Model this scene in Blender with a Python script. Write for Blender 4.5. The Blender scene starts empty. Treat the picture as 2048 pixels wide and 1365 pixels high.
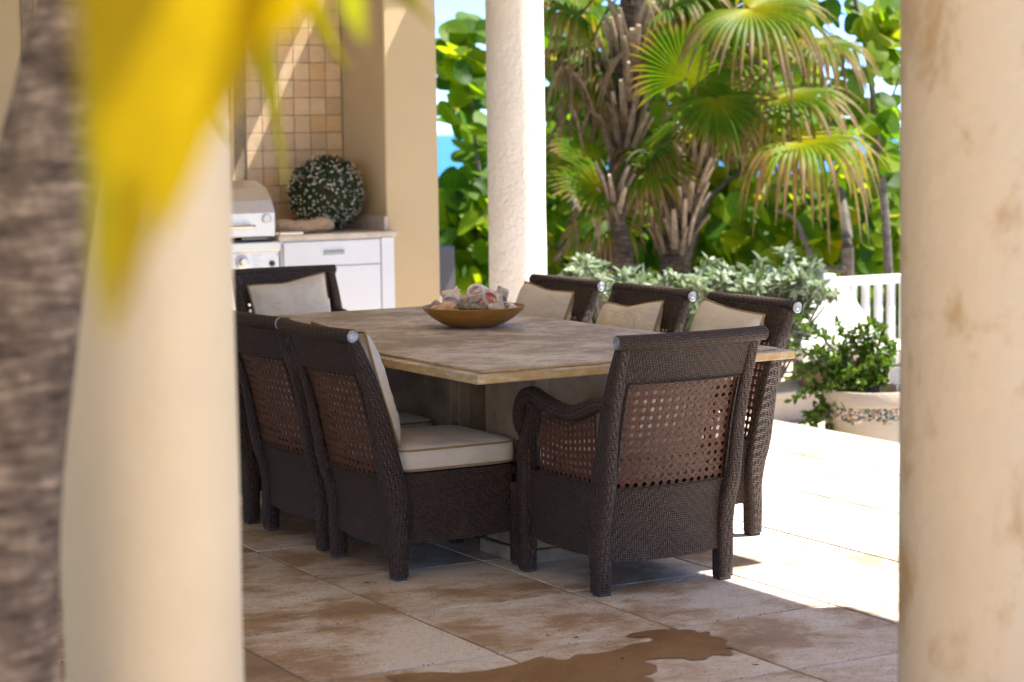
import bpy, bmesh, math, random
import numpy as np
from mathutils import Vector, Matrix, noise as mnoise

random.seed(7)
sc = bpy.context.scene
COL = sc.collection
PI = math.pi

# ------------------------------------------------------------------ camera
TILE = 0.61
FPX = 4269.4
CAM = np.array([-3.87898444, -12.81481938, 2.50353997]) * TILE
_yaw, _pitch, _roll = [math.radians(a) for a in (-29.4246, 5.624, -0.7996)]
_d = np.array([-math.sin(_yaw) * math.cos(_pitch), math.cos(_yaw) * math.cos(_pitch), -math.sin(_pitch)])
_r = np.array([math.cos(_yaw), math.sin(_yaw), 0.0])
_u = np.cross(_r, _d)
RT = math.cos(_roll) * _r + math.sin(_roll) * _u
UP = -math.sin(_roll) * _r + math.cos(_roll) * _u
cam = bpy.data.cameras.new("camera")
camo = bpy.data.objects.new("camera", cam)
COL.objects.link(camo)
M = Matrix.Identity(4)
for k in range(3):
    M[k][0] = RT[k]; M[k][1] = UP[k]; M[k][2] = -_d[k]; M[k][3] = CAM[k]
camo.matrix_world = M
cam.sensor_width = 36.0
cam.lens = FPX / 2048 * 36.0
cam.clip_start = 0.05
cam.clip_end = 20000
cam.dof.use_dof = True
cam.dof.focus_distance = 7.4
cam.dof.aperture_fstop = 3.3
sc.camera = camo

# ------------------------------------------------------------------ light
SUN_EL = math.radians(61)
SUN_AZ = np.array([0.954, -0.30]); SUN_AZ = SUN_AZ / np.linalg.norm(SUN_AZ)
SUN = np.array([SUN_AZ[0] * math.cos(SUN_EL), SUN_AZ[1] * math.cos(SUN_EL), math.sin(SUN_EL)])
world = bpy.data.worlds.new("World")
sc.world = world
world.use_nodes = True
wn = world.node_tree
sky = wn.nodes.new("ShaderNodeTexSky")
sky.sky_type = 'NISHITA'
sky.sun_disc = False
sky.sun_elevation = SUN_EL
sky.sun_rotation = math.atan2(SUN_AZ[0], SUN_AZ[1])
sky.altitude = 0
sky.air_density = 0.3
sky.dust_density = 0.0
sky.ozone_density = 5.5
bg = wn.nodes["Background"]
bg.inputs[1].default_value = 0.10
wn.links.new(sky.outputs[0], bg.inputs[0])
sl = bpy.data.lights.new("sun", 'SUN')
sl.energy = 3.2
sl.angle = math.radians(0.5)
sl.color = (1.0, 0.95, 0.86)
so = bpy.data.objects.new("sun", sl)
COL.objects.link(so)
so.rotation_euler = Vector(tuple(SUN)).to_track_quat('Z', 'Y').to_euler()
so.location = (20, -8, 30)
sc.view_settings.view_transform = 'Standard'
sc.view_settings.look = 'None'
sc.view_settings.gamma = 1.0
sc.view_settings.use_curve_mapping = False
sc.view_settings.exposure = 2.3
sc.render.engine = 'CYCLES'
sc.cycles.use_denoising = True
sc.cycles.max_bounces = 10
sc.cycles.diffuse_bounces = 5
sc.cycles.transparent_max_bounces = 8
sc.cycles.sample_clamp_indirect = 8

# ------------------------------------------------------------------ pixels to places
def ray(x, y):
    return _d + RT * (x - 1024) / FPX - UP * (y - 682.5) / FPX
def at(x, y, dep):
    return CAM + ray(x, y) * dep
def onz(x, y, z=0.0):
    v = ray(x, y); return CAM + v * (z - CAM[2]) / v[2]
def ony(x, y, Y):
    v = ray(x, y); return CAM + v * (Y - CAM[1]) / v[1]

# ------------------------------------------------------------------ objects
def tag(o, label=None, cat=None, group=None, kind=None):
    if label: o["label"] = label
    if cat: o["category"] = cat
    if group: o["group"] = group
    if kind: o["kind"] = kind
    return o

def thing(name, loc=(0, 0, 0), rz=0.0, label=None, cat=None, group=None, kind=None):
    o = bpy.data.objects.new(name, None)
    COL.objects.link(o)
    o.empty_display_size = 0.1
    o.location = tuple(float(c) for c in loc)
    o.rotation_euler = (0, 0, rz)
    return tag(o, label, cat, group, kind)

class MB:
    def __init__(s):
        s.v = []; s.f = []; s.uv = []; s.c = []
    def add(s, vs, fs, uvs=None, cs=None):
        b = len(s.v)
        s.v += [tuple(float(c) for c in p) for p in vs]
        s.f += [tuple(b + i for i in f) for f in fs]
        s.uv += uvs if uvs else [(p[0], p[2]) for p in s.v[b:]]
        s.c += cs if cs else [(0.5, 0.5, 0.5, 1)] * len(vs)
        return s
    def box(s, x0, x1, y0, y1, z0, z1, split=False):
        P = [(x0, y0, z0), (x1, y0, z0), (x1, y1, z0), (x0, y1, z0), (x0, y0, z1), (x1, y0, z1), (x1, y1, z1), (x0, y1, z1)]
        F = [(0, 3, 2, 1), (4, 5, 6, 7), (0, 1, 5, 4), (2, 3, 7, 6), (1, 2, 6, 5), (3, 0, 4, 7)]
        if not split:
            return s.add(P, F)
        for k, f in enumerate(F):
            q = [P[i] for i in f]
            if k < 2: uv = [(p[0], p[1]) for p in q]
            elif k < 4: uv = [(p[0], p[2]) for p in q]
            else: uv = [(p[1], p[2]) for p in q]
            s.add(q, [(0, 1, 2, 3)], uv)
        return s
    def tube(s, pts, rad, n=8, cap=True, up=(0, 0, 1), e=2.0, cols=None):
        """sweep; rad is r, list of r, or list of (ra, rb); ra along side, rb along the second normal; e>2 squarer"""
        pts = [np.array(p, float) for p in pts]
        m = len(pts)
        if not hasattr(rad, '__len__'): rad = [rad] * m
        upv = np.array(up, float)
        vs = []; uvs = []; cs = []
        L = 0.0
        for i, p in enumerate(pts):
            t = pts[min(i + 1, m - 1)] - pts[max(i - 1, 0)]
            t = t / (np.linalg.norm(t) + 1e-9)
            a = np.cross(t, upv)
            if np.linalg.norm(a) < 1e-3: a = np.cross(t, np.array([0, 1.0, 0.001]))
            a /= np.linalg.norm(a)
            b = np.cross(a, t)
            ra, rb = rad[i] if hasattr(rad[i], '__len__') else (rad[i], rad[i])
            if i: L += np.linalg.norm(p - pts[i - 1])
            circ = PI * (ra + rb)
            for k in range(n + 1):
                th = 2 * PI * k / n
                c, q = math.cos(th), math.sin(th)
                c2 = math.copysign(abs(c) ** (2 / e), c); q2 = math.copysign(abs(q) ** (2 / e), q)
                vs.append(p + a * c2 * ra + b * q2 * rb)
                uvs.append((k / n * circ, L))
                if cols: cs.append(cols[i])
        fs = []
        w = n + 1
        for i in range(m - 1):
            for k in range(n):
                fs.append((i * w + k, i * w + k + 1, (i + 1) * w + k + 1, (i + 1) * w + k))
        if cap:
            fs.append(tuple(reversed(range(n))))
            fs.append(tuple((m - 1) * w + k for k in range(n)))
        return s.add(vs, fs, uvs, cs if cols else None)
    def lathe(s, prof, n=32, c=(0, 0, 0), close=False):
        vs = []; uvs = []
        for i, (r, z) in enumerate(prof):
            for k in range(n + 1):
                a = 2 * PI * k / n
                vs.append((c[0] + r * math.cos(a), c[1] + r * math.sin(a), c[2] + z))
                uvs.append((a * 0.2, z))
        fs = []
        w = n + 1
        for i in range(len(prof) - 1):
            for k in range(n):
                fs.append((i * w + k, i * w + k + 1, (i + 1) * w + k + 1, (i + 1) * w + k))
        return s.add(vs, fs, uvs)
    def grid(s, nu, nv, fn, flip=False, uvf=None, cf=None):
        vs = []; uvs = []; cs = []
        for j in range(nv + 1):
            for i in range(nu + 1):
                p = fn(i / nu, j / nv)
                vs.append(p)
                uvs.append(uvf(i / nu, j / nv) if uvf else (p[0], p[2]))
                if cf: cs.append(cf(i / nu, j / nv))
        w = nu + 1
        fs = []
        for j in range(nv):
            for i in range(nu):
                q = (j * w + i, j * w + i + 1, (j + 1) * w + i + 1, (j + 1) * w + i)
                fs.append(tuple(reversed(q)) if flip else q)
        return s.add(vs, fs, uvs, cs if cf else None)
    def slab(s, nu, nv, fn, off, uvf=None):
        """solid sheet: fn(u,v) and fn+off(u,v)"""
        f2 = lambda u, v: tuple(np.array(fn(u, v)) + np.array(off(u, v)))
        s.grid(nu, nv, fn, False, uvf)
        s.grid(nu, nv, f2, True, uvf)
        def edge(par):
            A = [fn(*q) for q in par]; B = [f2(*q) for q in par]
            uvs = [uvf(*q) if uvf else (0, 0) for q in par]
            n = len(A)
            s.add(A + B, [(i + 1, i, n + i, n + i + 1) for i in range(n - 1)], uvs + uvs)
        edge([(i / nu, 0) for i in range(nu + 1)]); edge([(1, j / nv) for j in range(nv + 1)])
        edge([(1 - i / nu, 1) for i in range(nu + 1)]); edge([(0, 1 - j / nv) for j in range(nv + 1)])
        return s
    def poly(s, pts2, z0, z1):
        n = len(pts2)
        vs = [(p[0], p[1], z0) for p in pts2] + [(p[0], p[1], z1) for p in pts2]
        fs = [tuple(range(n, 2 * n)), tuple(reversed(range(n)))]
        fs += [(i, (i + 1) % n, n + (i + 1) % n, n + i) for i in range(n)]
        return s.add(vs, fs)
    def mesh(s, name, mat, smooth=True, bevel=0.0, weld=False):
        me = bpy.data.meshes.new(name)
        me.from_pydata(s.v, [], s.f)
        nl = len(me.loops)
        li = np.zeros(nl, dtype=np.int32)
        me.loops.foreach_get("vertex_index", li)
        uvl = me.uv_layers.new(name="UVMap")
        uvl.data.foreach_set("uv", np.array(s.uv, dtype=np.float32)[li].ravel())
        ca = me.color_attributes.new("col", 'FLOAT_COLOR', 'POINT')
        ca.data.foreach_set("color", np.array(s.c, dtype=np.float32).ravel())
        if bevel > 0 or weld:
            bm = bmesh.new(); bm.from_mesh(me)
            if weld or bevel > 0: bmesh.ops.remove_doubles(bm, verts=bm.verts, dist=1e-5)
            if bevel > 0:
                ed = [e for e in bm.edges if len(e.link_faces) == 2 and e.calc_face_angle(0) > 0.6]
                rb = bmesh.ops.bevel(bm, geom=ed, offset=bevel, segments=2, affect='EDGES', profile=0.6)
                for f_ in bm.faces: f_.smooth = False
                for f_ in rb['faces']: f_.smooth = True
            bmesh.ops.recalc_face_normals(bm, faces=bm.faces)
            bm.to_mesh(me); bm.free()
        if smooth and bevel <= 0:
            me.polygons.foreach_set("use_smooth", [True] * len(me.polygons))
            try: me.set_sharp_from_angle(angle=math.radians(42))
            except Exception: pass
        me.materials.append(mat)
        me.update()
        return me
    def build(s, name, mat, parent=None, smooth=True, bevel=0.0, loc=None, rot=None, weld=False):
        return link(name, s.mesh(name, mat, smooth, bevel, weld), parent, loc, rot)

def link(name, me, parent=None, loc=None, rot=None, scale=None):
    o = bpy.data.objects.new(name, me)
    COL.objects.link(o)
    if parent is not None: o.parent = parent
    if loc is not None: o.location = tuple(float(c) for c in loc)
    if rot is not None: o.rotation_euler = rot
    if scale is not None: o.scale = scale if hasattr(scale, '__len__') else (scale,) * 3
    return o

def copy_tree(o, parent=None):
    c = o.copy(); COL.objects.link(c)
    c.parent = parent
    for ch in KIDS.get(o.name, []) or [x for x in o.children]:
        copy_tree(ch, c)
    return c
KIDS = {}

def smoothpath(P, n):
    P = [np.array(p, float) for p in P]
    out = []
    m = len(P) - 1
    for i in range(m):
        p0 = P[max(i - 1, 0)]; p1 = P[i]; p2 = P[i + 1]; p3 = P[min(i + 2, m)]
        for k in range(n):
            t = k / n
            out.append(0.5 * ((2 * p1) + (-p0 + p2) * t + (2 * p0 - 5 * p1 + 4 * p2 - p3) * t * t + (-p0 + 3 * p1 - 3 * p2 + p3) * t ** 3))
    out.append(P[-1])
    return out

# ------------------------------------------------------------------ materials
class MT:
    """small helper around a Principled material"""
    def __init__(s, name, base=(0.5, 0.5, 0.5), rough=0.6, spec=0.4, metal=0.0):
        s.m = bpy.data.materials.new(name); s.m.use_nodes = True
        s.t = s.m.node_tree; s.p = s.t.nodes["Principled BSDF"]
        s.p.inputs["Base Color"].default_value = (*base, 1)
        s.p.inputs["Roughness"].default_value = rough
        s.p.inputs["Specular IOR Level"].default_value = spec
        s.p.inputs["Metallic"].default_value = metal
    def n(s, typ, **kw):
        nd = s.t.nodes.new(typ)
        for k, v in kw.items(): setattr(nd, k, v)
        return nd
    def l(s, a, b): s.t.links.new(a, b)
    def set(s, sock, v):
        if isinstance(v, bpy.types.NodeSocket): s.l(v, sock)
        else: sock.default_value = v
    def math(s, op, a, b=0.0, c=None, clamp=False):
        nd = s.n("ShaderNodeMath", operation=op); nd.use_clamp = clamp
        s.set(nd.inputs[0], a); s.set(nd.inputs[1], b)
        if c is not None: s.set(nd.inputs[2], c)
        return nd.outputs[0]
    def coord(s, kind): return s.n("ShaderNodeTexCoord").outputs[kind]
    def pos(s): return s.n("ShaderNodeNewGeometry").outputs["Position"]
    def vadd(s, a, b):
        nd = s.n("ShaderNodeVectorMath", operation='ADD'); s.set(nd.inputs[0], a); s.set(nd.inputs[1], b); return nd.outputs[0]
    def vmul(s, a, b):
        nd = s.n("ShaderNodeVectorMath", operation='MULTIPLY'); s.set(nd.inputs[0], a); s.set(nd.inputs[1], b); return nd.outputs[0]
    def noise(s, vec, scale, detail=4.0, rough=0.55, dist=0.0, color=False):
        nd = s.n("ShaderNodeTexNoise"); s.l(vec, nd.inputs["Vector"])
        nd.inputs["Scale"].default_value = scale; nd.inputs["Detail"].default_value = detail
        nd.inputs["Roughness"].default_value = rough; nd.inputs["Distortion"].default_value = dist
        return nd.outputs[1 if color else 0]
    def voro(s, vec, scale, out="Distance", feature='F1', rnd=1.0):
        nd = s.n("ShaderNodeTexVoronoi", feature=feature); s.l(vec, nd.inputs["Vector"])
        nd.inputs["Scale"].default_value = scale; nd.inputs["Randomness"].default_value = rnd
        return nd.outputs[out]
    def ramp(s, fac, stops):
        nd = s.n("ShaderNodeValToRGB"); s.l(fac, nd.inputs[0])
        cr = nd.color_ramp
        while len(cr.elements) < len(stops): cr.elements.new(0.5)
        for e, (p, c) in zip(cr.elements, stops):
            e.position = p
            e.color = (*c, 1) if hasattr(c, '__len__') else (c, c, c, 1)
        return nd.outputs[0]
    def mix(s, fac, a, b, mode='MIX'):
        nd = s.n("ShaderNodeMix", data_type='RGBA', blend_type=mode)
        s.set(nd.inputs[0], fac)
        for k, v in ((6, a), (7, b)):
            if isinstance(v, bpy.types.NodeSocket): s.l(v, nd.inputs[k])
            else: nd.inputs[k].default_value = (*v, 1) if len(v) == 3 else v
        return nd.outputs[2]
    def base(s, c): s.l(c, s.p.inputs["Base Color"])
    def rough(s, c): s.l(c, s.p.inputs["Roughness"])
    def bump(s, h, strength=0.3, dist=0.01):
        nd = s.n("ShaderNodeBump"); s.l(h, nd.inputs["Height"])
        nd.inputs["Strength"].default_value = strength; nd.inputs["Distance"].default_value = dist
        s.l(nd.outputs[0], s.p.inputs["Normal"])
    def rnd(s): return s.n("ShaderNodeObjectInfo").outputs["Random"]
    def attr(s, name="col"):
        nd = s.n("ShaderNodeAttribute"); nd.attribute_name = name; return nd.outputs["Color"]
    def sep(s, c):
        nd = s.n("ShaderNodeSeparateXYZ"); s.l(c, nd.inputs[0]); return nd.outputs
    def translucent(s, col, fac):
        tr = s.n("ShaderNodeBsdfTranslucent")
        s.set(tr.inputs[0], col if isinstance(col, bpy.types.NodeSocket) else (*col, 1))
        mx = s.n("ShaderNodeMixShader"); mx.inputs[0].default_value = fac
        out = s.t.nodes["Material Output"]
        s.l(s.p.outputs[0], mx.inputs[1]); s.l(tr.outputs[0], mx.inputs[2]); s.l(mx.outputs[0], out.inputs[0])

def mat_wicker():
    m = MT("wicker", (0.03, 0.02, 0.015), 0.55, 0.25)
    uv = m.sep(m.coord("UV"))
    p = 0.0086
    u = m.math('DIVIDE', m.math('ABSOLUTE', uv[0]), p); v = m.math('DIVIDE', uv[1], p * 0.9)
    fu = m.math('FRACT', u); fv = m.math('FRACT', v)
    iu = m.math('FLOOR', u); iv = m.math('FLOOR', v)
    md = m.math('FLOORED_MODULO', m.math('ADD', iu, iv), 4.0)
    sel = m.math('LESS_THAN', md, 1.5)
    def arch(x):
        q = m.math('SUBTRACT', m.math('MULTIPLY', x, 2.0), 1.0)
        return m.math('SUBTRACT', 1.0, m.math('MULTIPLY', q, q))
    hu = arch(fu); hv = arch(fv)
    mxn = m.n("ShaderNodeMix", data_type='FLOAT')
    m.l(sel, mxn.inputs[0]); m.l(hu, mxn.inputs[2]); m.l(hv, mxn.inputs[3])
    h = mxn.outputs[0]
    cv = m.n("ShaderNodeCombineXYZ"); m.l(iu, cv.inputs[0]); m.l(iv, cv.inputs[1])
    wn_ = m.n("ShaderNodeTexWhiteNoise", noise_dimensions='3D'); m.l(cv.outputs[0], wn_.inputs[0])
    dust = m.noise(m.pos(), 9, 5, 0.65)
    c1 = m.ramp(h, [(0.0, (0.003, 0.002, 0.0015)), (0.45, (0.014, 0.008, 0.006)), (1.0, (0.100, 0.064, 0.048))])  # strand highlights and shaded hollows are put into the colour by weave height
    c2 = m.mix(m.math('MULTIPLY', wn_.outputs[0], 0.5), c1, (0.016, 0.010, 0.008))
    d2 = m.ramp(dust, [(0.58, 0.0), (0.82, 0.45)])
    c3 = m.mix(m.math('MULTIPLY', d2, h), c2, (0.17, 0.14, 0.125))
    m.base(c3)
    m.bump(h, 0.8, 0.003)
    return m.m

def mat_cane():
    m = MT("cane", (0.16, 0.065, 0.035), 0.45, 0.4)
    n = m.noise(m.pos(), 60, 3)
    uv = m.sep(m.coord("UV"))
    fu = m.math('SUBTRACT', m.math('FRACT', uv[0]), 0.5); fv = m.math('SUBTRACT', m.math('FRACT', uv[1]), 0.5)
    du = m.math('SUBTRACT', 0.5, m.math('ABSOLUTE', fu)); dv = m.math('SUBTRACT', 0.5, m.math('ABSOLUTE', fv))
    corner = m.ramp(m.math('ADD', du, dv), [(0.10, 1.0), (0.17, 0.0)])
    lu = m.ramp(du, [(0.0, 1.0), (0.035, 0.0), (0.14, 0.0), (0.165, 0.8), (0.19, 0.0)])
    lv = m.ramp(dv, [(0.0, 1.0), (0.035, 0.0), (0.14, 0.0), (0.165, 0.8), (0.19, 0.0)])
    gap = m.math('MAXIMUM', corner, m.math('MULTIPLY', m.math('MAXIMUM', lu, lv), 0.75))
    c = m.ramp(n, [(0.3, (0.070, 0.023, 0.012)), (0.7, (0.155, 0.060, 0.031))])
    m.base(m.mix(gap, c, (0.018, 0.008, 0.005)))
    m.bump(m.math('SUBTRACT', 1.0, gap), 0.8, 0.003)
    return m.m

def mat_fabric(name, a, b):
    m = MT(name, a, 0.9, 0.15)
    ob = m.coord("Object")
    n = m.noise(ob, 7, 4)
    f = m.noise(ob, 500, 2)
    m.base(m.ramp(n, [(0.3, a), (0.72, b)]))
    wr = m.noise(m.vmul(ob, (1.0, 1.0, 1.8)), 9, 3, 0.5, 1.2)
    m.bump(m.math('ADD', m.math('MULTIPLY', wr, 1.0), m.math('MULTIPLY', f, 0.06)), 0.55, 0.022)
    m.p.inputs["Sheen Weight"].default_value = 0.15
    return m.m

def stone_color(m, vec, light, mid, brown, dark, bias=0.0, warp=1.0):
    """travertine: cloudy stains, streaks, dark pits"""
    n1 = m.noise(vec, 2.6 * warp, 7, 0.62, 0.6)
    n2 = m.noise(m.vmul(vec, (1.0, 1.5, 1.0)), 6.5 * warp, 8, 0.72, 0.6)
    n3 = m.noise(vec, 1.1 * warp, 4, 0.55)
    s = m.math('ADD', m.math('MULTIPLY', n1, 0.55), m.math('MULTIPLY', n2, 0.45))
    s = m.math('ADD', s, m.math('MULTIPLY', m.math('SUBTRACT', n3, 0.5), 0.55))
    if bias is not None: s = m.math('ADD', s, bias)
    col = m.ramp(s, [(0.40, light), (0.475, mid), (0.56, brown), (0.74, dark)])
    vd = m.voro(m.vmul(vec, (1.0, 1.7, 1.0)), 62)
    vc = m.sep(m.voro(m.vmul(vec, (1.0, 1.7, 1.0)), 62, "Color"))[0]
    dens = m.noise(vec, 5.0, 3)
    pm = m.math('MULTIPLY', m.ramp(vd, [(0.16, 1.0), (0.30, 0.0)]), m.math('GREATER_THAN', m.math('ADD', vc, m.math('MULTIPLY', dens, 0.9)), 1.06))
    pit = m.noise(m.vmul(vec, (1.0, 1.9, 1.0)), 46, 4, 0.65)
    col = m.mix(m.math('MULTIPLY', m.ramp(pit, [(0.54, 0.0), (0.72, 1.0)]), 0.45), col, (0.26, 0.17, 0.10))
    col = m.mix(m.math('MULTIPLY', pm, 0.8), col, (0.075, 0.05, 0.032))
    fine = m.noise(vec, 210, 2)
    col = m.mix(0.25, col, m.ramp(fine, [(0.3, 0.3), (0.7, 0.75)]), 'OVERLAY')
    return col, pm, s, fine

def mat_floor(name, wet=False):
    m = MT(name, (0.5, 0.4, 0.3), 0.55, 0.35)
    ps = m.pos()
    if wet:
        vec = ps
    else:
        off = m.n("ShaderNodeCombineXYZ"); r = m.rnd()
        m.l(m.math('MULTIPLY', r, 37.0), off.inputs[0]); m.l(m.math('MULTIPLY', r, 91.0), off.inputs[1])
        vec = m.vadd(ps, off.outputs[0])
    big = m.noise(ps, 1.5, 4, 0.6, 0.5)
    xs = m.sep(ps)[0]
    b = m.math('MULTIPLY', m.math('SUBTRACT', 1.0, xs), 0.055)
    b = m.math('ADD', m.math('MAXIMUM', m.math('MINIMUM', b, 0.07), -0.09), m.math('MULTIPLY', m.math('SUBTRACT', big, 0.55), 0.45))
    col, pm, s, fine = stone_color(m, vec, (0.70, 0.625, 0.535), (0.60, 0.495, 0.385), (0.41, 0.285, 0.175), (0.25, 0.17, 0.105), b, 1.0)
    if wet:
        col = m.mix(1.0, col, (0.50, 0.36, 0.22), 'MULTIPLY')
        col = m.mix(0.5, col, (0.30, 0.175, 0.075))
        m.p.inputs["Roughness"].default_value = 0.32
    else:
        m.rough(m.ramp(s, [(0.3, 0.62), (0.7, 0.5)]))
    m.base(col)
    h = m.math('SUBTRACT', m.math('MULTIPLY', fine, 0.15), pm)
    m.bump(h, 0.35, 0.004)
    return m.m

def mat_table():
    m = MT("table_travertine", (0.4, 0.33, 0.25), 0.5, 0.35)
    vec = m.vadd(m.coord("Object"), (3.3, 1.7, 0))
    col, pm, s, fine = stone_color(m, vec, (0.60, 0.54, 0.47), (0.46, 0.395, 0.32), (0.32, 0.245, 0.165), (0.20, 0.145, 0.09), -0.015, 2.3)
    geo = m.n("ShaderNodeNewGeometry")
    nz = m.sep(geo.outputs["Normal"])[2]
    side = m.math('SUBTRACT', 1.0, m.math('ABSOLUTE', nz), clamp=True)
    sc1 = m.noise(m.vmul(vec, (1, 1, 3)), 16, 5, 0.65)
    ecol = m.ramp(sc1, [(0.35, (0.44, 0.27, 0.09)), (0.55, (0.50, 0.35, 0.16)), (0.75, (0.60, 0.52, 0.42))])
    m.base(m.mix(side, col, ecol))
    m.bump(m.math('SUBTRACT', m.math('MULTIPLY', s, 1.2), pm), 0.4, 0.004)
    return m.m

def mat_plain(name, base, rough=0.6, spec=0.4, metal=0.0, var=0.12, scale=6.0, bump=0.0, bscale=60.0):
    m = MT(name, base, rough, spec, metal)
    ps = m.pos()
    n = m.noise(ps, scale, 5, 0.6)
    lo = tuple(max(0, c * (1 - var)) for c in base); hi = tuple(min(1, c * (1 + var)) for c in base)
    m.base(m.ramp(n, [(0.3, lo), (0.7, hi)]))
    if bump > 0:
        m.bump(m.noise(ps, bscale, 5, 0.6), bump, 0.01)
    return m.m

def mat_stucco(name, base, stain=None, stainamt=0.5, bump=0.25, bscale=38.0):
    m = MT(name, base, 0.85, 0.2)
    ps = m.pos()
    n = m.noise(ps, 3.0, 5, 0.6)
    lo = tuple(c * 0.93 for c in base)
    c = m.ramp(n, [(0.3, lo), (0.7, base)])
    if stain:
        s = m.noise(m.vmul(ps, (1, 1, 0.6)), 6.5, 6, 0.62, 0.4)
        sm = m.math('MULTIPLY', m.ramp(s, [(0.50, 0.0), (0.66, 1.0)]), stainamt)
        c = m.mix(sm, c, stain)
    m.base(c)
    h = m.math('ADD', m.noise(ps, bscale, 5, 0.6), m.math('MULTIPLY', m.noise(ps, bscale * 0.25, 3), 0.8))
    m.bump(h, bump, 0.02)
    return m.m

def mat_walltile():
    m = MT("wall_tile", (0.5, 0.36, 0.22), 0.5, 0.35)
    r = m.rnd()
    off = m.n("ShaderNodeCombineXYZ"); m.l(m.math('MULTIPLY', r, 31.0), off.inputs[0])
    vec = m.vadd(m.pos(), off.outputs[0])
    n = m.noise(vec, 16, 6, 0.65, 0.5)
    a = m.ramp(r, [(0.0, (0.56, 0.40, 0.25)), (0.3, (0.68, 0.51, 0.33)), (0.6, (0.72, 0.53, 0.33)), (0.85, (0.64, 0.41, 0.20)), (1.0, (0.76, 0.61, 0.43))])
    c = m.mix(m.ramp(n, [(0.4, 0.0), (0.75, 0.6)]), a, (0.52, 0.34, 0.18))
    m.base(c)
    m.bump(n, 0.2, 0.006)
    return m.m

def leaf_nodes(m, seed, vein=True):
    """seed -> green range with some yellow"""
    c = m.ramp(seed, [(0.0, (0.022, 0.075, 0.006)), (0.22, (0.055, 0.145, 0.007)), (0.52, (0.125, 0.225, 0.008)), (0.93, (0.21, 0.275, 0.010)), (0.97, (0.26, 0.24, 0.015)), (1.0, (0.36, 0.24, 0.015))])
    uv = m.sep(m.coord("UV"))
    if vein:
        au = m.math('ABSOLUTE', uv[0])
        mid = m.ramp(au, [(0.0, 1.0), (0.045, 0.0)])
        k = m.math('FRACT', m.math('MULTIPLY', m.math('SUBTRACT', uv[1], m.math('MULTIPLY', au, 0.55)), 4.2))
        k2 = m.ramp(m.math('ABSOLUTE', m.math('SUBTRACT', k, 0.5)), [(0.0, 0.8), (0.07, 0.0)])
        vv = m.math('MAXIMUM', mid, k2)
        c = m.mix(m.math('MULTIPLY', vv, 0.55), c, (0.20, 0.24, 0.06))
    return c

def mat_leaf(name, use_attr, trans=0.6, gain=(2.3, 1.95, 0.5)):
    m = MT(name, (0.08, 0.16, 0.02), 0.5, 0.22)
    seed = m.sep(m.attr())[0] if use_attr else m.rnd()
    c = leaf_nodes(m, seed)
    m.base(c)
    m.translucent(m.mix(1.0, c, (*gain, 1), 'MULTIPLY'), trans)
    return m.m

def mat_attr(name, rough=0.55, trans=0.0, gain=(1.4, 1.25, 0.8), spec=0.35, nz=0.25):
    """colour carried by the mesh"""
    m = MT(name, (0.5, 0.5, 0.5), rough, spec)
    c = m.attr()
    n = m.noise(m.pos(), 30, 4, 0.6)
    c = m.mix(nz, c, m.ramp(n, [(0.3, 0.2), (0.7, 0.8)]), 'OVERLAY')
    m.base(c)
    if trans > 0: m.translucent(m.mix(1.0, c, (*gain, 1), 'MULTIPLY'), trans)
    return m.m

def mat_wood(name, a, b, scale=14, stretch=(1, 1, 6), rough=0.45, bump=0.2):
    m = MT(name, a, rough, 0.4)
    ob = m.vmul(m.coord("Object"), stretch)
    n = m.noise(ob, scale, 6, 0.62, 0.6)
    m.base(m.ramp(n, [(0.3, a), (0.7, b)]))
    m.bump(n, bump, 0.004)
    return m.m

def mat_bark(g=1.0):
    m = MT("palm_bark", (0.12, 0.09, 0.07), 0.9, 0.2)
    ps = m.pos()
    ring = m.noise(m.vmul(ps, (3, 3, 22)), 3, 5, 0.7)
    n = m.noise(ps, 18, 6, 0.7)
    c = m.ramp(m.math('ADD', m.math('MULTIPLY', ring, 0.6), m.math('MULTIPLY', n, 0.4)), [(0.38, (0.030 * g, 0.022 * g, 0.017 * g)), (0.52, (0.10 * g, 0.075 * g, 0.055 * g)), (0.68, (0.30 * g, 0.235 * g, 0.17 * g))])
    m.base(c)
    m.bump(m.math('ADD', ring, n), 0.8, 0.02)
    return m.m

def mat_shell(name, a, b, c, scale=30):
    m = MT(name, a, 0.35, 0.5)
    ob = m.coord("Object")
    n = m.noise(ob, scale, 5, 0.6, 0.4)
    m.base(m.ramp(n, [(0.3, a), (0.52, b), (0.72, c)]))
    m.bump(m.noise(ob, scale * 3, 4, 0.6), 0.4, 0.004)
    return m.m

W = {}
W['wicker'] = mat_wicker()
W['cane'] = mat_cane()
W['fabric'] = mat_fabric("cushion_fabric", (0.64, 0.555, 0.43), (0.72, 0.64, 0.515))
W['fabric2'] = mat_fabric("lounger_fabric", (0.80, 0.78, 0.73), (0.84, 0.82, 0.78))
W['piping'] = mat_plain("piping", (0.34, 0.235, 0.11), 0.8, 0.2)
W['capmetal'] = mat_plain("cap_metal", (0.36, 0.37, 0.39), 0.38, 0.5, 0.7, 0.25, 120)
W['glide'] = mat_plain("glide_plastic", (0.055, 0.053, 0.052), 0.5)
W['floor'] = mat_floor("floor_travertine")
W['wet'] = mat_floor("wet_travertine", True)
W['grout'] = mat_plain("floor_grout", (0.30, 0.235, 0.18), 0.9, 0.2, 0, 0.3, 25, 0.4, 120)
W['table'] = mat_table()
W['pedestal'] = mat_plain("pedestal_stone", (0.27, 0.215, 0.16), 0.7, 0.3, 0, 0.3, 9, 0.3, 50)
W['cream'] = mat_stucco("cream_stucco", (0.62, 0.47, 0.275), None, 0, 0.06, 60)
W['creamcol'] = mat_stucco("cream_column", (0.70, 0.58, 0.385), (0.62, 0.49, 0.30), 0.3, 0.12, 30)
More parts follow.
